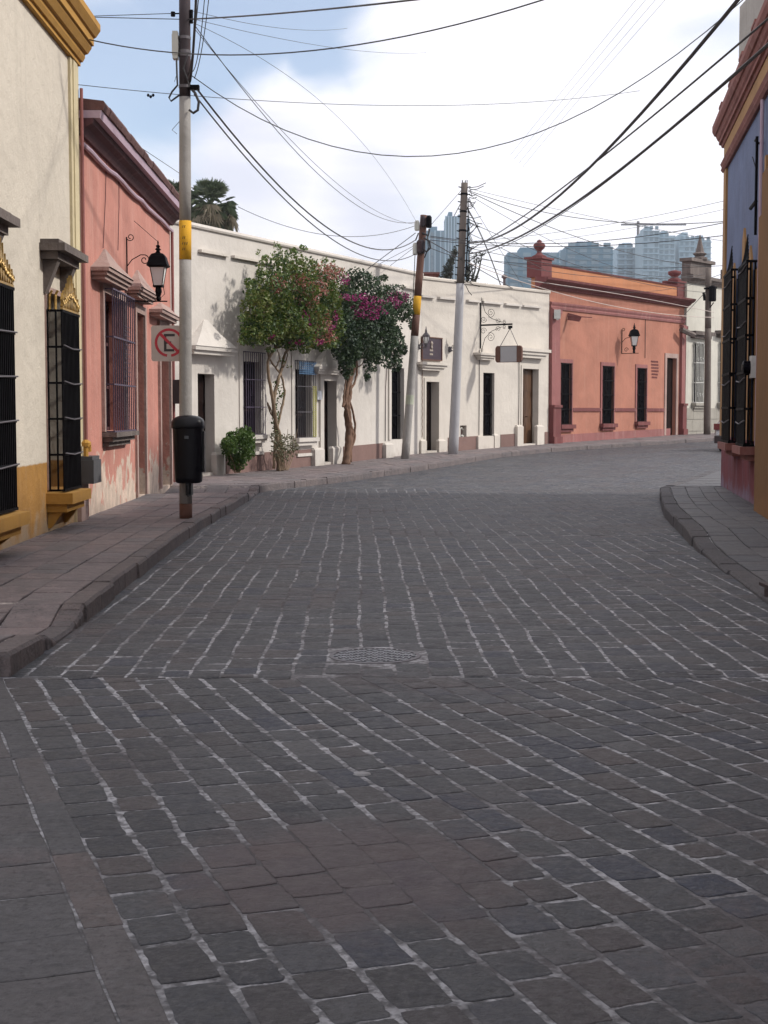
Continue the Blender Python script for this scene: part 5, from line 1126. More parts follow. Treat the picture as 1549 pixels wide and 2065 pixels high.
# dark plaque with a pale crest
pq = FB.rect(851.5, 890, 682, 725, 0.05); pr = empty('plaque', FB.p(pq[0], pq[2], 0), 'square aubergine plaque with a small pale emblem above the cream house door', 'plaque')
mb = MB(); FB.box(mb, pq[0], pq[1], pq[2], pq[3], 0.0, 0.06); obj('board', mb, 'plaque', pr)
mb = MB(); FB.box(mb, pq[0]-0.03, pq[1]+0.03, pq[3]+0.001, pq[3]+0.035, 0, 0.09); FB.box(mb, pq[0]-0.03, pq[1]+0.03, pq[2]-0.035, pq[2]-0.001, 0, 0.08); FB.box(mb, pq[0]-.03, pq[0]-.001, pq[2], pq[3], 0, .08); FB.box(mb, pq[1]+.001, pq[1]+.03, pq[2], pq[3], 0, .08); obj('frame', mb, 'pole_brown', pr)
um = FB.uv(870, 703, .06)[0]; em_ = MB(); zc = pq[2]+(pq[3]-pq[2])*0.66
em_.lathe(FB.p(um, zc-0.13, .065), [(0.03, 0), (0.06, 0.05), (0.045, 0.12), (0.07, 0.2), (0.02, 0.27)], 7, 0, 0.8, 0.8)
for r_ in range(2):
    z = pq[2]+0.30-r_*0.13; 
    for i in range(4): FB.box(em_, um-0.10+i*0.052, um-0.062+i*0.052, z-.03, z+.035-0.01*(i % 2), .06, .066)
obj('emblem', em_, simple('pale brass', (0.42, 0.36, 0.30), 0.4, 0.2), pr)
# ------------------------------------------------------------------ hanging sign
u, _ = FB.uv(968, 650, 0); zb_ = FB.uv(968, 703, 0)[1]; zt_ = FB.uv(968, 606, 0)[1]; za_ = FB.uv(968, 656, 0)[1]
def outpx(px):     # distance out of the wall for a pixel column at u
    o = FB.p(u, 0, 0); best = 0
    for i in range(0, 300):
        q = FB.p(u, za_, i*0.01)-CAM; x = CX+F_PX*q.x/(q.y*math.cos(PITCH)-q.z*math.sin(PITCH))
        if x >= px: return i*0.01
    return 3.0
hs = empty('hanging_sign_bracket', FB.p(u, zb_, 0), 'wrought iron scroll bracket on the cream house holding a sign', 'bracket')
Z = Vector((0, 0, 1)); N_ = FB.N; o_tip = outpx(1033)
b = MB(); b.tube([FB.p(u, zb_, .03), FB.p(u, zt_, .03)], .022, 6); obj('wall_bar', b, 'iron', hs)
b = MB(); b.tube([FB.p(u, za_, .03), FB.p(u, za_, o_tip)], .032, 6); b.tube([FB.p(u, za_-.05, o_tip-.1), FB.p(u, za_-.16, o_tip-.1)], .05, 8); b.tube([FB.p(u, za_-.05, o_tip-.02), FB.p(u, za_-.14, o_tip-.02)], .03, 8); obj('arm', b, 'iron', hs)
b = MB()
for s in (1, -1):
    c0 = FB.p(u, za_, 0)
    for (a, h_, r, t0, tn) in ((.42, .42, .17, -2.2, 1.8), (.14, .2, .12, 0, -1.6), (.72, .14, .10, 2.4, 1.5), (.95, .08, .07, 1, 1.4)):
        b.tube(spiral(c0+N_*a+Z*(s*h_), N_, Z*s, r, .02, tn, t0, 22), .008, 5)
    b.tube([c0+N_*.05+Z*s*.95, c0+N_*.12+Z*s*.7, c0+N_*.2+Z*s*.45, c0+N_*.45+Z*s*.22, c0+N_*.85+Z*s*.08], .010, 5)
    b.tube(spiral(c0+N_*.09+Z*(s*.85), N_, Z*s, .06, .015, 1.3, 1, 14), .007, 5)
obj('scrollwork', b, 'iron', hs)
sz1 = FB.uv(968, 697, 0)[1]
ctr = at(1026.5, 714, FB.p(u, 0, (outpx(1000)+outpx(1053))/2).y)
wN = (outpx(1053)-outpx(1000)); wN = max(0.7, min(1.3, wN)); hgt = 33/F_PX*ctr.y
sg = empty('hanging_sign', ctr, 'blank grey hanging sign with dark rounded ends below the scroll bracket', 'sign')
Tv = FB.t
def plate(mb, w0, w1, h0, h1, th, cut=0.0):
    v = [(w0+cut*(w0 < 0), h0) if False else (w0, h0), (w1, h0), (w1, h1), (w0, h1)]
    P = [ctr+N_*a+Z*b_-Tv*th for a, b_ in v]+[ctr+N_*a+Z*b_+Tv*th for a, b_ in v]
    mb.add(P, [(0, 1, 2, 3), (7, 6, 5, 4), (0, 4, 5, 1), (1, 5, 6, 2), (2, 6, 7, 3), (3, 7, 4, 0)])
mb = MB(); plate(mb, -wN*.31, wN*.31, -hgt*.47, hgt*.47, .035); obj('panel', mb, 'panel_grey', sg)
mb = MB()
for s in (-1, 1):
    v = [(s*wN*.312, -hgt*.5), (s*wN*.44, -hgt*.5), (s*wN*.49, -hgt*.4), (s*wN*.5, -hgt*.3), (s*wN*.5, hgt*.3), (s*wN*.49, hgt*.4), (s*wN*.44, hgt*.5), (s*wN*.312, hgt*.5)]
    m = len(v); mb.add([ctr+N_*a+Z*b_-Tv*.045 for a, b_ in v]+[ctr+N_*a+Z*b_+Tv*.045 for a, b_ in v], [tuple(range(m)), tuple(range(m, 2*m))[::-1]]+[(i, (i+1) % m, m+(i+1) % m, m+i) for i in range(m)])
plate(mb, -wN*.31, wN*.31, hgt*.472, hgt*.5, .04); plate(mb, -wN*.31, wN*.31, -hgt*.5, -hgt*.472, .04); obj('rounded_frame', mb, 'pole_brown', sg)
mb = MB()
for s in (-1, 1): mb.tube([ctr+N_*(s*wN*.33)+Z*hgt*.5, FB.p(u, za_-.15, o_tip-.08)], .012, 5)
obj('hanger', mb, 'iron_grey', sg)

# ------------------------------------------------------------------ no parking sign and litter bin on the near pole
c = at(341, 692.5, 19.75); h = 0.243; sgn = empty('parking_sign', c, 'square no parking sign with red ring and slashed black E behind the near pole', 'road sign')
def rrect(w, h, r, n=5):
    p = []
    for cx, cy, a0 in ((w-r, h-r, 0), (-w+r, h-r, 90), (-w+r, -h+r, 180), (w-r, -h+r, 270)):
        for i in range(n+1): a = R(a0+90*i/n); p.append((cx+r*math.cos(a), cy+r*math.sin(a)))
    return p
def extr(mb, pts, y0, y1):
    m = len(pts); mb.add([(c.x+a, y0, c.z+b) for a, b in pts]+[(c.x+a, y1, c.z+b) for a, b in pts], [tuple(range(m)), tuple(range(m, 2*m))[::-1]]+[((i+1) % m, i, m+i, m+(i+1) % m) for i in range(m)])
mb = MB(); extr(mb, rrect(h, h, .035), c.y, c.y+.004); obj('sign_plate', mb, 'sign_grey', sgn)
mb = MB(); R0, R1 = .195, .16; m = 40; cc = (0.0, 0.01)
po = [(cc[0]+R0*math.cos(2*math.pi*i/m), cc[1]+R0*math.sin(2*math.pi*i/m)) for i in range(m)]; pi_ = [(cc[0]+R1*math.cos(2*math.pi*i/m), cc[1]+R1*math.sin(2*math.pi*i/m)) for i in range(m)]
for i in range(m):
    if 29 <= i <= 30: continue      # worn gap in the ring
    j = (i+1) % m; q = [po[i], po[j], pi_[j], pi_[i]]; mb.add([(c.x+a, c.y-.003, c.z+b) for a, b in q], [(3, 2, 1, 0)])
s_ = 0.014; k = R1*.7071
mb.add([(c.x+a, c.y-.0035, c.z+b) for a, b in ((-k-s_, k+cc[1]-s_), (-k+s_, k+cc[1]+s_), (k+s_, -k+cc[1]+s_), (k-s_, -k+cc[1]-s_))], [(0, 3, 2, 1)])
obj('red_ring', mb, 'sign_red', sgn)
mb = MB()
for a0, a1, b0, b1 in ((-.07, -.035, -.11, .13), (-.035, .08, .095, .13), (-.035, .03, -.005, .028), (-.035, .07, -.11, -.077)):
    mb.add([(c.x+a, c.y-.002, c.z+b) for a, b in ((a0, b0), (a1, b0), (a1, b1), (a0, b1))], [(0, 1, 2, 3)])
obj('letter', mb, 'sign_black', sgn)
mb = MB(); mb.tube([(c.x+.2, c.y+.01, c.z+.1), (P1f(c.z+.1).x, 19.66, c.z+.1)], .012, 5); mb.tube([(c.x+.2, c.y+.01, c.z-.1), (P1f(c.z-.1).x, 19.66, c.z-.1)], .012, 5); obj('bracket', mb, 'iron_grey', sgn)

bc = at(380, 905, 19.38); bt = empty('litter_bin', Vector((bc.x, bc.y, 0.62)), 'black domed litter bin fixed to the near utility pole', 'litter bin')
z0, z1 = at(380, 974, 19.38).z, at(380, 862, 19.38).z; zt = at(380, 837, 19.38).z
def ovring(mb, rings, nx=24, p=3.2):
    vs = []
    for (rx_, ry_, z, ox) in rings:
        for i in range(nx):
            a = 2*math.pi*i/nx; ca, sa = math.cos(a), math.sin(a)
            vs.append((bc.x+ox+math.copysign(abs(ca)**(2/p), ca)*rx_, bc.y+math.copysign(abs(sa)**(2/p), sa)*ry_, z))
    k = len(rings); mb.add(vs, [(i*nx+j, i*nx+(j+1) % nx, (i+1)*nx+(j+1) % nx, (i+1)*nx+j) for i in range(k-1) for j in range(nx)]+[tuple(range(nx))[::-1], tuple(range((k-1)*nx, k*nx))])
mb = MB(); ovring(mb, [(.15, .12, z0, 0), (.178, .145, z0+.02, 0), (.185, .15, z0+.08, 0), (.205, .17, z1-.02, 0), (.208, .172, z1, 0)]); obj('body', mb, 'plastic', bt, smooth=True)
mb = MB(); ovring(mb, [(.216, .18, z1-.015, 0), (.222, .186, z1+.01, 0), (.219, .183, z1+.07, 0), (.20, .165, z1+.115, 0), (.14, .12, z1+.15, 0), (.05, .05, z1+.165, 0)]); obj('lid', mb, 'plastic', bt, smooth=True)
mb = MB(); mb.box((bc.x-.008, bc.y-.1, z0-.18), (bc.x+.008, bc.y-.0, z0+.0)); mb.box((bc.x-.04, bc.y+.0, z0-.17), (bc.x+.035, bc.y+.19, z0-.005)); obj('mount', mb, 'plastic', bt)
mb = MB(); mb.box((bc.x+.19, bc.y-.05, z0+.15), (bc.x+.222, bc.y+.1, z1-.05)); obj('side_rail', mb, 'plastic', bt)
mb = MB(); mb.lathe(Vector((bc.x+.0, bc.y-.182, z1-.13)), [(.0, -.02), (.028, -.02), (.028, .02), (.0, .02)], 10, 0, 1, .15); obj('badge', mb, simple('faded badge', (.07, .08, .09), .5), bt)
# gas box on the pink wall and dark box at its far corner
gx = empty('utility_box', FP.p(FP.uv(185, 975, .15)[0], .3, 0), 'dark grey utility box with yellow valve on top at the corner of the pink house', 'utility box')
u, z = FP.uv(186, 950, .2); mb = MB(); FP.box(mb, u-.22, u+.35, z-.16, z+.15, 0.02, .26); FP.box(mb, u-.19, u+.32, z+.152, z+.2, .04, .24); obj('cabinet', mb, simple('slate box', (.055, .055, .06), .6), gx)
mb = MB(); mb.tube([FP.p(u-.1, z+.2, .14), FP.p(u-.1, z+.33, .14), FP.p(u+.1, z+.37, .14), FP.p(u+.12, z+.26, .14)], .035, 7); mb.lathe(FP.p(u-.1, z+.33, .14), [(.05, 0), (.06, .05), (.03, .09)], 8); obj('valve', mb, 'mustard', gx)
mb = MB(); FP.box(mb, u-.2, u+.3, .1, z-.162, .0, .09); obj('support', mb, 'grey_stone', gx)
u = FP.L-0.05; zz = at(355, 790, 28.9).z; mb = MB(); FP.box(mb, u-.12, u+.02, zz-.24, zz+.24, .05, .28); FP.box(mb, u-.08, u-.02, zz-.05, zz+.05, 0, .05)
tag(obj('shop_sign', mb, 'sign_black'), 'small black board projecting from the far corner of the pink house, behind the near pole', 'sign')

# ------------------------------------------------------------------ plants
def ballpt():
    while True:
        p = Vector((random.uniform(-1, 1), random.uniform(-1, 1), random.uniform(-1, 1)))
        if p.length < 1: return p
def leaves(mb, blobs, n, size, mi=0, shell=0.55, aspect=0.6):
    wt = [b[1].x*b[1].z for b in blobs]
    for _ in range(n):
        b = random.choices(blobs, wt)[0]; p = ballpt(); L = p.length or 1
        if random.random() < shell: p = p*(random.uniform(0.72, 1.12)/L)
        # ragged outline
        k = 1+0.13*math.sin(p.x*7+b[0].x*9)*math.cos(p.z*8+b[0].z*5)
        c = b[0]+Vector((p.x*b[1].x*k, p.y*b[1].y, p.z*b[1].z*k))
        s = size*random.uniform(0.5, 1.6); a = ballpt().normalized(); t = ballpt(); t = (t-a*t.dot(a)).normalized(); q = a.cross(t)
        mb.add([c-t*s, c+q*s*aspect+a*s*.15, c+t*s, c-q*s*aspect+a*s*.15], [(0, 1, 2), (0, 2, 3)], mi)
def blobs_px(F, L, thick):
    out = []
    for px, py, rx_, rz_, *n_ in L:
        nn = n_[0] if n_ else 0.75
        u, z = F.uv(px, py, nn); c = F.p(u, z, nn); s = c.y/F_PX; out.append((c, Vector((rx_*s, thick*min(1, rx_*s/0.6)+.1, rz_*s))))
    return out
def vine(mb, F, pts, r, n_=0.45, k=5):
    P = [F.p(*F.uv(x, y, n_), n_) for x, y in pts]; Q = []
    for i in range(len(P)-1):
        p0, p1, p2, p3 = P[max(i-1, 0)], P[i], P[i+1], P[min(i+2, len(P)-1)]
        for j in range(k):
            t = j/k; Q.append(0.5*((2*p1)+(p2-p0)*t+(2*p0-5*p1+4*p2-p3)*t*t+(3*p1-p0-3*p2+p3)*t**3)+Vector((random.uniform(-.01, .01), random.uniform(-.02, .02), 0)))
    Q.append(P[-1]); m = len(Q); r0, r1 = r; mb.tube(Q, [(r0+(r1-r0)*i/(m-1))*random.uniform(.85, 1.15) for i in range(m)], 7)
random.seed(5)
t1 = empty('bougainvillea', FA.p(*FA.uv(562, 948, .45), .45), 'large green bougainvillea with reddish tips on twin twisted pale stems against the white wall', 'bougainvillea')
mb = MB()
vine(mb, FA, [(562, 952), (560, 900), (556, 850), (552, 810), (560, 770), (568, 745), (574, 715), (590, 695), (600, 660)], (.06, .025))
vine(mb, FA, [(568, 950), (566, 890), (556, 850), (549, 800), (542, 762), (540, 730), (548, 712), (560, 690), (555, 650)], (.055, .025), .5)
vine(mb, FA, [(552, 945), (556, 880), (566, 830), (574, 795), (568, 760), (556, 742), (543, 722), (538, 700)], (.035, .02), .42)
vine(mb, FA, [(574, 948), (566, 905), (560, 860), (545, 830), (540, 812), (552, 840)], (.03, .015), .4)
vine(mb, FA, [(572, 740), (580, 715), (578, 700), (586, 680)], (.02, .015), .5); vine(mb, FA, [(556, 742), (564, 725), (560, 705)], (.02, .012), .5)
vine(mb, FA, [(600, 660), (625, 620), (640, 570)], (.02, .01), .6); vine(mb, FA, [(575, 690), (565, 600), (560, 520)], (.02, .008), .6); vine(mb, FA, [(580, 680), (530, 640), (510, 600)], (.02, .008), .6)
obj('trunk', mb, 'bark', t1, smooth=True)
BL1 = [(488, 640, 8, 8), (500, 570, 9, 8), (487, 690, 7, 6), (535, 520, 7, 7), (700, 610, 10, 8), (690, 680, 9, 8), (612, 500, 7, 6), (655, 525, 8, 6), (545, 705, 10, 6), (615, 708, 12, 6), (508, 678, 24, 20), (590, 690, 48, 14), (650, 690, 34, 16), (674, 655, 22, 34), (600, 640, 62, 48), (560, 648, 58, 44), (520, 630, 32, 48), (545, 590, 45, 40), (590, 580, 50, 45), (640, 600, 42, 50), (660, 640, 30, 42), (640, 672, 38, 22), (575, 670, 60, 26), (520, 665, 32, 22), (665, 610, 22, 40), (535, 670, 40, 24)]
BT1 = [(560, 540, 30, 28), (585, 525, 32, 22), (560, 500, 9, 14), (610, 540, 36, 25), (650, 555, 34, 22), (680, 550, 18, 14), (525, 545, 8, 22), (592, 508, 10, 10), (690, 575, 12, 12), (505, 600, 12, 20), (522, 510, 6, 8), (633, 528, 8, 8), (672, 528, 6, 6)]
cr = MB(); leaves(cr, blobs_px(FA, BL1, .55), 19000, .040); leaves(cr, blobs_px(FA, BT1, .3), 2300, .036, 0, .3)
leaves(cr, blobs_px(FA, [(556, 850, 8, 40, .45), (560, 790, 14, 25, .45), (567, 728, 8, 8, .5), (585, 738, 8, 4, .5)], .1), 260, .03, 0, .2); obj('crown', cr, 'leaf1', t1)
fl = MB(); leaves(fl, blobs_px(FA, [(622, 664, 9, 14, 1.1), (613, 636, 12, 10, 1.1), (604, 668, 10, 6, 1.1), (548, 680, 8, 5, 1.0), (626, 650, 8, 12, 1.15), (640, 690, 14, 6, 1.1), (672, 640, 10, 22, 1.0), (600, 690, 16, 5, 1.1), (655, 665, 22, 16, 1.0)], .3), 640, .03, 0, .5); obj('blossoms', fl, 'magenta', t1)
fl = MB(); leaves(fl, blobs_px(FA, [(650, 550, 38, 20, .9), (630, 580, 34, 20, 1.0), (600, 570, 26, 18, 1.0), (645, 680, 34, 14, 1.0), (560, 575, 20, 18, 1.0), (620, 605, 25, 16, 1.1), (675, 545, 20, 10, .9), (650, 650, 22, 24, 1.1)], .35), 1900, .030, 0, .45); obj('faded_blossoms', fl, 'rose', t1)
t2 = empty('bougainvillea', FA.p(*FA.uv(704, 935, .45), .45), 'dark leaved bougainvillea with magenta blossoms on a thick knotted trunk', 'bougainvillea')
mb = MB()
vine(mb, FA, [(698, 938), (701, 910), (704, 880), (702, 850), (700, 820), (704, 790), (703, 765), (705, 735), (712, 700)], (.12, .07))
vine(mb, FA, [(706, 932), (705, 905), (710, 875), (703, 845), (697, 815), (700, 785), (709, 760), (716, 735), (722, 700)], (.07, .05), .5)
vine(mb, FA, [(708, 905), (714, 890), (716, 860), (712, 830), (706, 810), (708, 785), (716, 770), (720, 745), (718, 715)], (.035, .03), .5)
vine(mb, FA, [(699, 800), (692, 820), (693, 800), (697, 770), (694, 740)], (.03, .02), .5); vine(mb, FA, [(716, 740), (726, 738), (733, 730), (735, 715)], (.02, .012), .5)
vine(mb, FA, [(712, 700), (740, 650), (790, 610)], (.05, .02), .6); vine(mb, FA, [(712, 700), (715, 640), (735, 580)], (.05, .02), .6); vine(mb, FA, [(760, 650), (790, 690), (800, 735)], (.02, .012), .6)
obj('trunk', mb, 'bark_dark', t2, smooth=True)
BL2 = [(688, 720, 8, 10), (832, 655, 8, 10), (775, 560, 9, 6), (815, 705, 8, 10), (740, 760, 6, 10), (700, 755, 7, 10), (840, 625, 6, 7), (730, 580, 42, 30), (700, 605, 26, 26), (735, 630, 52, 34), (720, 670, 46, 30), (762, 640, 40, 40), (785, 610, 30, 26), (700, 700, 32, 32), (735, 700, 36, 26), (770, 680, 34, 34), (795, 690, 20, 40), (700, 730, 18, 26), (797, 735, 14, 14), (760, 715, 26, 18), (690, 650, 24, 34), (812, 628, 20, 18)]
BT2 = [(720, 552, 24, 12), (790, 580, 22, 8), (806, 598, 22, 10), (826, 640, 12, 10), (822, 612, 14, 14), (745, 735, 12, 20), (756, 745, 5, 10), (783, 732, 14, 12), (812, 580, 8, 6), (838, 605, 6, 8), (680, 690, 10, 12)]
cr = MB(); leaves(cr, blobs_px(FA, BL2, .55), 17000, .042); leaves(cr, blobs_px(FA, BT2, .3), 1100, .038, 0, .3); obj('crown', cr, 'leaf2', t2)
fl = MB(); leaves(fl, blobs_px(FA, [(715, 600, 26, 6, 1.15), (700, 598, 14, 6, 1.15), (795, 612, 16, 12, 1.05), (790, 605, 10, 8, 1.1), (733, 597, 14, 5, 1.15), (697, 570, 10, 6, .9), (740, 620, 40, 24, 1.1), (800, 600, 26, 14, 1.0), (690, 560, 16, 14, .9)], .25), 900, .032, 0, .5); obj('blossoms', fl, 'magenta', t2)
bs = empty('bush', FA.p(*FA.uv(478, 950, .5), .5), 'small round bright green bush by the first doorway of the white house', 'bush')
mb = MB(); 
for k in range(6): vine(mb, FA, [(474+k*2, 953), (470+k*4, 930), (455+k*9, 900)], (.02, .008), .5, 3)
obj('stem', mb, 'bark', bs); cr = MB(); leaves(cr, blobs_px(FA, [(480, 900, 31, 33, .55), (463, 898, 17, 18, .55), (495, 880, 18, 20, .55), (478, 930, 18, 20, .5), (500, 905, 14, 20, .5)], .3), 3600, .034, 0, .6); obj('crown', cr, 'leaf3', bs)
bs = empty('shrub', FA.p(*FA.uv(575, 945, .5), .5), 'dusty grey green shrub with thin stems at the foot of the large bougainvillea', 'shrub')
mb = MB()
for k in range(9): vine(mb, FA, [(568+k*1.5, 948), (560+k*4, 915), (548+k*6.5, 885-(k % 3)*10)], (.012, .006), .6, 3)
obj('stem', mb, 'bark', bs); cr = MB(); leaves(cr, blobs_px(FA, [(575, 895, 24, 22, .6), (556, 880, 14, 14, .6), (592, 905, 14, 16, .6), (570, 920, 18, 14, .6), (560, 905, 16, 20, .6)], .25), 900, .026, 0, .2); obj('crown', cr, 'leaf4', bs)
# palms behind the pink house
def fan(mb, c, d, up, L, blades, mi=0, droop=0.0):
    d = d.normalized(); s = d.cross(up).normalized(); u_ = s.cross(d)
    for i in range(blades):
        a = (i/(blades-1)-.5)*2.6; t = (d*math.cos(a)+s*math.sin(a)); l = L*random.uniform(.75, 1.1)*(1-.25*abs(a)/1.3); w_ = L*.045
        e = c+t*l-Vector((0, 0, droop*l*random.uniform(.6, 1.4))); m_ = c+t*l*.55+u_*.05*L; n_ = t.cross(u_).normalized()*w_
        mb.add([c, m_+n_, e, m_-n_], [(0, 1, 2), (0, 2, 3)], mi)
def palm(cpx, cpy, Y, Rr, label, n=46):
    c = at(cpx, cpy, Y); root = empty('palm_tree', Vector((c.x, c.y, ground(Y))), label, 'palm tree', 'palms behind the pink house')
    tr = MB(); k = 14; tr.tube([Vector((c.x, c.y, ground(Y)+(c.z-ground(Y))*i/k)) for i in range(k+1)], [.28-.06*i/k+(.02 if i % 2 else 0) for i in range(k+1)], 10); obj('trunk', tr, 'bark_dark', root)
    f = MB(); dd = MB()
    for i in range(n):
        az = random.uniform(0, 6.283); el = random.uniform(-.95, 1.35); d = Vector((math.cos(az)*math.cos(el), math.sin(az)*math.cos(el), math.sin(el)))
        s = c+d*Rr*.52; f.tube([c, c+d*Rr*.3, s], .02, 4); fan(f, s, d, Vector((0, 0, 1)) if abs(d.z) < .95 else Vector((1, 0, 0)), Rr*random.uniform(.36, .5), 22, 0, .12 if el > .3 else .4)
    for i in range(int(n*.35)):
        az = random.uniform(0, 6.283); rr = Rr*random.uniform(.15, .75); p = c+Vector((math.cos(az)*rr, math.sin(az)*rr, -Rr*random.uniform(.0, .5))); d = Vector((math.cos(az)*.4, math.sin(az)*.4, -1))
        fan(dd, p, d, Vector((math.cos(az), math.sin(az), .3)), Rr*random.uniform(.45, .75), 11, 0, .2)
    obj('fronds', f, 'leaf5', root); obj('dry_fronds', dd, 'leaf_dead', root)
palm(424, 415, 75, 1.62, 'palm crown with hanging dry fronds rising over the white parapet', 105)
palm(352, 392, 78, .95, 'smaller palm peeking over the pink cornice left of the near pole', 50)
# rooftop plants behind the whitewashed pole
rp = empty('rooftop_plant', at(905, 560, 62), 'dark leaning spiky plant on the roof left of the whitewashed pole', 'plant')
cr = MB(); c0, c1 = at(898, 560, 62), at(918, 505, 62)
cr.tube([c0-Vector((0, 0, .8)), c0, c1], [.08, .07, .03], 5)
leaves(cr, [(c0.lerp(c1, i/10), Vector((.26-.016*i, .2, .2))) for i in range(11)], 700, .075, 0, .4, .3); obj('foliage', cr, 'leaf_roof', rp)
rp = empty('rooftop_plant', at(948, 565, 62), 'dark bare branched plant on the roof right of the whitewashed pole', 'plant')
cr = MB()
for a, b, e in ((948, 962, 520), (942, 946, 505), (955, 972, 515)): q0, q1 = at(a, 575, 62), at(b, e, 62); cr.tube([q0, q0.lerp(q1, .5)+Vector((.05, 0, 0)), q1], [.06, .04, .02], 5)
leaves(cr, [(at(962, 520, 62), Vector((.22, .2, .22))), (at(946, 545, 62), Vector((.16, .2, .4))), (at(952, 562, 62), Vector((.3, .2, .15))), (at(972, 512, 62), Vector((.14, .1, .14)))], 330, .07, 0, .2, .3); obj('foliage', cr, 'leaf_roof', rp)
mb = MB(); q = at(1017, 580, 58); mb.tube([q-Vector((0, 0, .5)), q+Vector((0, 0, .35))], .05, 6); mb.lathe(q+Vector((0, 0, .35)), [(.05, 0), (.12, .05), (.1, .14), (.02, .18)], 8); tag(obj('roof_vent', mb, 'iron_grey'), 'small dark vent pipe on the cream roof left of the orange house', 'vent')
mb = MB(); q0 = at(852, 553, 60); q1 = at(882, 560, 60); mb.box((q0.x, 60, q1.z-.5), (q1.x, 64, q0.z)); mb.box((q0.x-.1, 59.9, q0.z+.002), (q1.x+.1, 64, q0.z+.08)); tag(obj('roof_hut', mb, 'tile'), 'low terracotta roof room behind the parapet right of the brown pole', 'roof room')

# ------------------------------------------------------------------ skyline towers
M['tower_a'] = plaster('pale tower cladding', (0.25, 0.35, 0.42), .05, .05, bump=0); M['tower_b'] = plaster('teal tower cladding', (0.07, 0.165, 0.24), .05, .05, bump=0)
M['tower_c'] = plaster('light slab edge', (0.27, 0.39, 0.48), .03, .03, bump=0); M['tower_g'] = simple('tower window glass', (0.12, 0.20, 0.26), .3, 0, .2, .1, 0); M['tower_w'] = plaster('bright tower strip', (.75, .8, .85), .03, .02, bump=0)
def tower(segs, Y, depth, label, style, mat):
    xs_ = [s[0] for s in segs]; c = at(sum(xs_)/len(xs_), 832, Y); root = empty('tower_block', Vector((c.x, Y, ground(200)-1)), label, 'tower block', 'hazy towers on the skyline')
    for (xl, xr, yt, dy) in segs:
        a, b = at(xl, yt, Y+dy), at(xr, yt, Y+dy); z0 = 0; mb = MB(); y0, y1 = Y+dy, Y+dy+depth
        mb.box((a.x, y0, z0), (b.x, y1, a.z)); mb.box((a.x+(b.x-a.x)*.25, y0+3, a.z+.01), (a.x+(b.x-a.x)*.6, y1-3, a.z+3.0)); bd = obj('body', mb, mat, root)
        W_2 = b.x-a.x; f = MB(); g = MB()
        if style == 'fins':
            n_ = max(4, int(W_2/3.2))
            for i in range(n_+1): x = a.x+W_2*i/n_; f.box((x-.45, y0-1.1, z0), (x+.45, y0-.01, a.z))
            for i in range(n_):
                if i % 2: x = a.x+W_2*(i+.5)/n_; g.box((x-.9, y0-.3, z0), (x+.9, y0-.02, a.z-1))
        else:
            fl = 3.2; k = int((a.z-30)/fl); n_ = max(3, int(W_2/(4.5 if style == 'grid' else 6)))
            for i in range(k+1):
                z = 30+i*fl; f.box((a.x-.3, y0-.7, z), (b.x+.3, y0-.01, z+(.75 if style == 'grid' else .4)))
                for j in range(n_):
                    if (j*7+i*3+int(xl)) % 11 == 0 and style != 'grid': continue
                    x = a.x+W_2*(j+.5)/n_; hw = W_2/n_*(.36 if style == 'grid' else .3); g.box((x-hw, y0-.25, z+.9), (x+hw, y0-.02, z+fl-.3))
        obj('facade_ribs', f, 'tower_c' if style != 'plain' else mat, bd)
        if g.v: obj('window_bands', g, 'tower_g', bd)
    return root
tower([(855, 900, 465, 30)], 930, 26, 'lower of the two blue ribbed towers between the brown and whitewashed poles', 'fins', 'tower_b')
tower([(899, 922, 436, 0), (918, 946, 441, 4)], 900, 26, 'taller blue ribbed tower partly behind the whitewashed pole', 'fins', 'tower_b')
tower([(1024, 1128, 509, 0)], 780, 24, 'wide low teal slab tower left of the orange house urn', 'plain', 'tower_b')
tower([(1141, 1236, 497, 0)], 790, 24, 'wide teal slab tower behind the middle of the orange parapet', 'plain', 'tower_b')
tower([(1245, 1295, 499, 0)], 850, 24, 'unfinished open framed tower with pale floor slabs beside a crane', 'grid', 'tower_c')
tower([(1297, 1330, 466, 0), (1328, 1362, 475, 6)], 820, 26, 'tallest pale tower right of the open framed one', 'floors', 'tower_a')
tower([(1370, 1402, 478, 0), (1400, 1434, 484, 6)], 840, 26, 'rightmost pale tower above the old white house', 'floors', 'tower_a')
tower([(1128, 1142, 512, 30), (1236, 1246, 512, 30)], 900, 20, 'pale narrow tower blocks showing between the wider teal slabs', 'grid', 'tower_c')
cr = empty('tower_crane', at(1287, 560, 850), 'thin construction crane rising beside the open framed tower', 'crane'); q0, q1 = at(1287, 560, 848), at(1287, 446, 848)
mb = MB(); mb.tube([q0, q1], .8, 4); obj('mast', mb, 'iron_grey', cr); mb = MB(); mb.tube([q1-Vector((10, 0, 2)), q1+Vector((28, 0, -2))], .5, 4); obj('jib', mb, 'iron_grey', cr)

# ------------------------------------------------------------------ parked car (mostly hidden by the blue house)
M['car'] = simple('silver car paint', (.36, .35, .36), .25, .5, .04, 3, 0); M['tail'] = simple('red tail lamp', (.16, .03, .03), .25, 0, .1, 5, 0); M['tyre'] = simple('tyre rubber', (.02, .02, .02), .8, 0, .2, 9, .1)
hd = math.atan2(.827, .563); cpos = Vector((12.52, 51.1, ground(51.5)+.0)); car = empty('parked_car', cpos, 'silver hatchback half hidden behind the blue house corner', 'car', None, hd)
def cobj(nm, mb, mat, par=None, sm=False): return obj(nm, mb, mat, par or car, world=False, smooth=sm)
prof = [(0, .32), (-.02, .6), (.05, .88), (.32, 1.38), (.6, 1.46), (2.0, 1.45), (2.75, 1.0), (3.75, .86), (3.95, .6), (3.95, .3)]
wid = lambda z: .84 if z < .9 else .84-(z-.9)*.38
mb = MB(); m = len(prof); rings = []
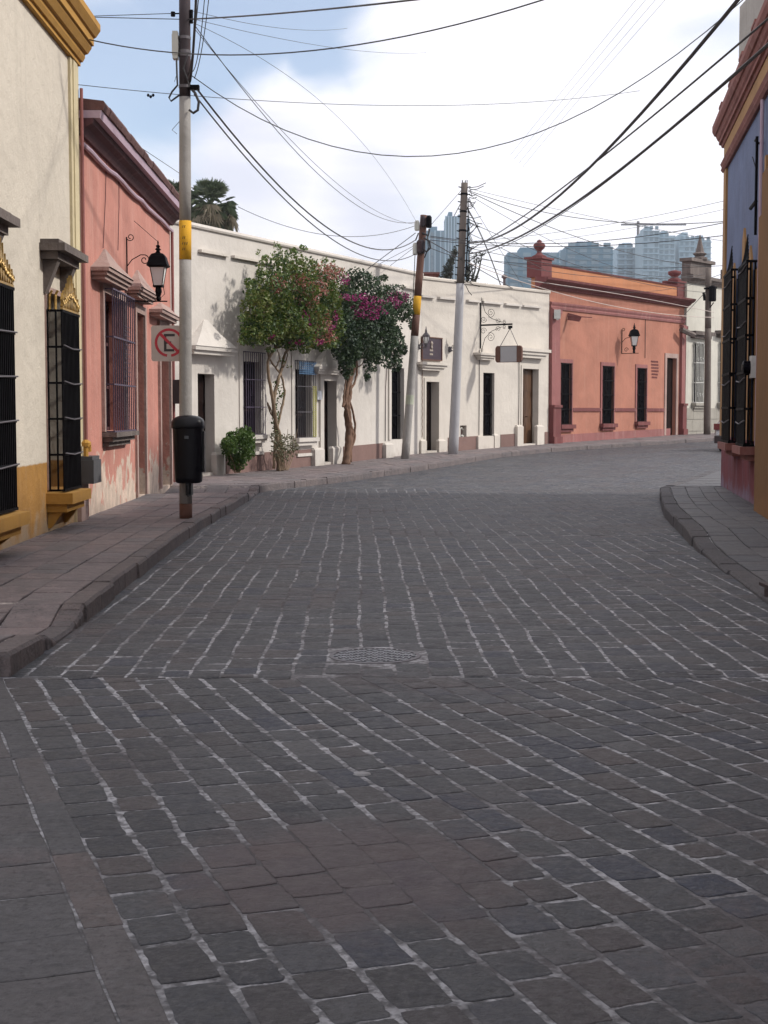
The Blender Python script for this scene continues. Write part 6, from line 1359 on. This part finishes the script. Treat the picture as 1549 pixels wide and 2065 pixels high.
for s_ in (-1, -.92, .92, 1):
    for x, z in prof: k = 1 if abs(s_) == 1 else 1.0; rings.append((x if abs(s_) < 1 else x+(.05 if x < 1 else -.05 if x > 3 else 0), s_*wid(z), z-(.03 if abs(s_) == 1 and z > 1 else 0)))
mb.add(rings, [(j*m+i, j*m+i+1, (j+1)*m+i+1, (j+1)*m+i) for j in range(3) for i in range(m-1)]+[tuple(range(m)), tuple(range(3*m, 4*m))[::-1]]+[(0, m, 2*m, 3*m, 3*m+m-1, 2*m+m-1, m+m-1, m-1)]); cobj('body', mb, 'car')
for nm, q in (('rear_window', [(.075, -.68, .93), (.075, .68, .93), (.31, .6, 1.34), (.31, -.6, 1.34)]), ('windscreen', [(2.72, .68, 1.03), (2.72, -.68, 1.03), (2.06, -.58, 1.42), (2.06, .58, 1.42)])):
    mb = MB(); off = Vector((-.02, 0, .012)) if nm[0] == 'r' else Vector((.012, 0, .014)); mb.add([Vector(a)+off for a in q], [(0, 1, 2, 3)]); cobj(nm, mb, 'dark_glass')
for s_ in (-1, 1):
    mb = MB(); q = [(.42, .93), (2.6, .95), (1.98, 1.36), (.55, 1.36)]; mb.add([(x, s_*(wid(z)+.012), z) for x, z in q], [(0, 1, 2, 3)]); cobj('side_window', mb, 'dark_glass')
    mb = MB(); mb.box((-.045, min(s_*.84, s_*.62), .78), (.12, max(s_*.845, s_*.62), 1.0)); cobj('tail_lamp', mb, 'tail')
    mb = MB(); mb.box((3.8, min(s_*.8, s_*.5), .62), (3.965, max(s_*.8, s_*.5), .76)); cobj('headlight', mb, 'lamp_glass')
    mb = MB(); mb.box((2.3, min(s_*.85, s_*1.0), .92), (2.4, max(s_*.85, s_*1.0), 1.06)); cobj('mirror', mb, 'car')
    for x in (.72, 3.15):
        wv = MB(); wv.tube([(x, s_*.66, .31), (x, s_*.86, .31)], .31, 20); wl = cobj('wheel', wv, 'tyre'); r_ = MB(); r_.tube([(x, s_*.861, .31), (x, s_*.872, .31)], .19, 12); o = obj('rim', r_, 'iron_grey', wl, world=False)
mb = MB(); mb.box((-.09, -.8, .3), (.1, .8, .56)); cobj('bumper', mb, 'sign_black'); mb = MB(); mb.box((-.1, -.24, .6), (-.021, .24, .72)); cobj('number_plate', mb, 'iron_white')
# storm drain mouth at the right kerb
mb = MB(); q = at(1549, 1200, 11.9); x0 = 3.22
mb.box((x0, 11.0, -.02), (x0+.35, 12.1, .13)); mb.box((x0-.02, 10.9, .132), (x0+.37, 12.2, .16))
tag(obj('storm_drain', mb, 'sign_black'), 'low black storm drain box at the right kerb by the frame edge', 'drain')

for F_, pts_, lb in ((FB, ((1047, 726), (1047, 790), (1046, 858)), 'thin dark wire running down the cream wall left of the amber door'), (FB, ((967, 706), (967, 790), (966, 878)), 'thin dark wire running down below the scroll bracket'), (FA, ((783, 690), (778, 780), (777, 890)), 'thin dark conduit on the white wall right of the dark bougainvillea'), (FO, ((1302, 640), (1301.5, 680), (1301, 722)), 'thin dark wire dropping to the third orange house window')):
    mb = MB(); mb.tube([F_.p(*F_.uv(x, y, .03), .03) for x, y in pts_], .013, 5); tag(obj('wall_cable', mb, 'pole_dark'), lb, 'cable', 'cables fixed to the walls')
# ------------------------------------------------------------------ haze
m = bpy.data.materials.new('haze air'); m.use_nodes = True; t = m.node_tree; t.nodes.clear()
pv = t.nodes.new('ShaderNodeVolumePrincipled'); pv.inputs['Color'].default_value = (.86, .93, 1.0, 1); pv.inputs['Density'].default_value = HAZE; pv.inputs['Anisotropy'].default_value = 0.2
ou = t.nodes.new('ShaderNodeOutputMaterial'); t.links.new(pv.outputs[0], ou.inputs['Volume']); M['haze'] = m
mb = MB(); mb.box((-760, -70, -1.4), (760, 1360, 142)); tag(obj('haze', mb, 'haze'), kind='stuff')
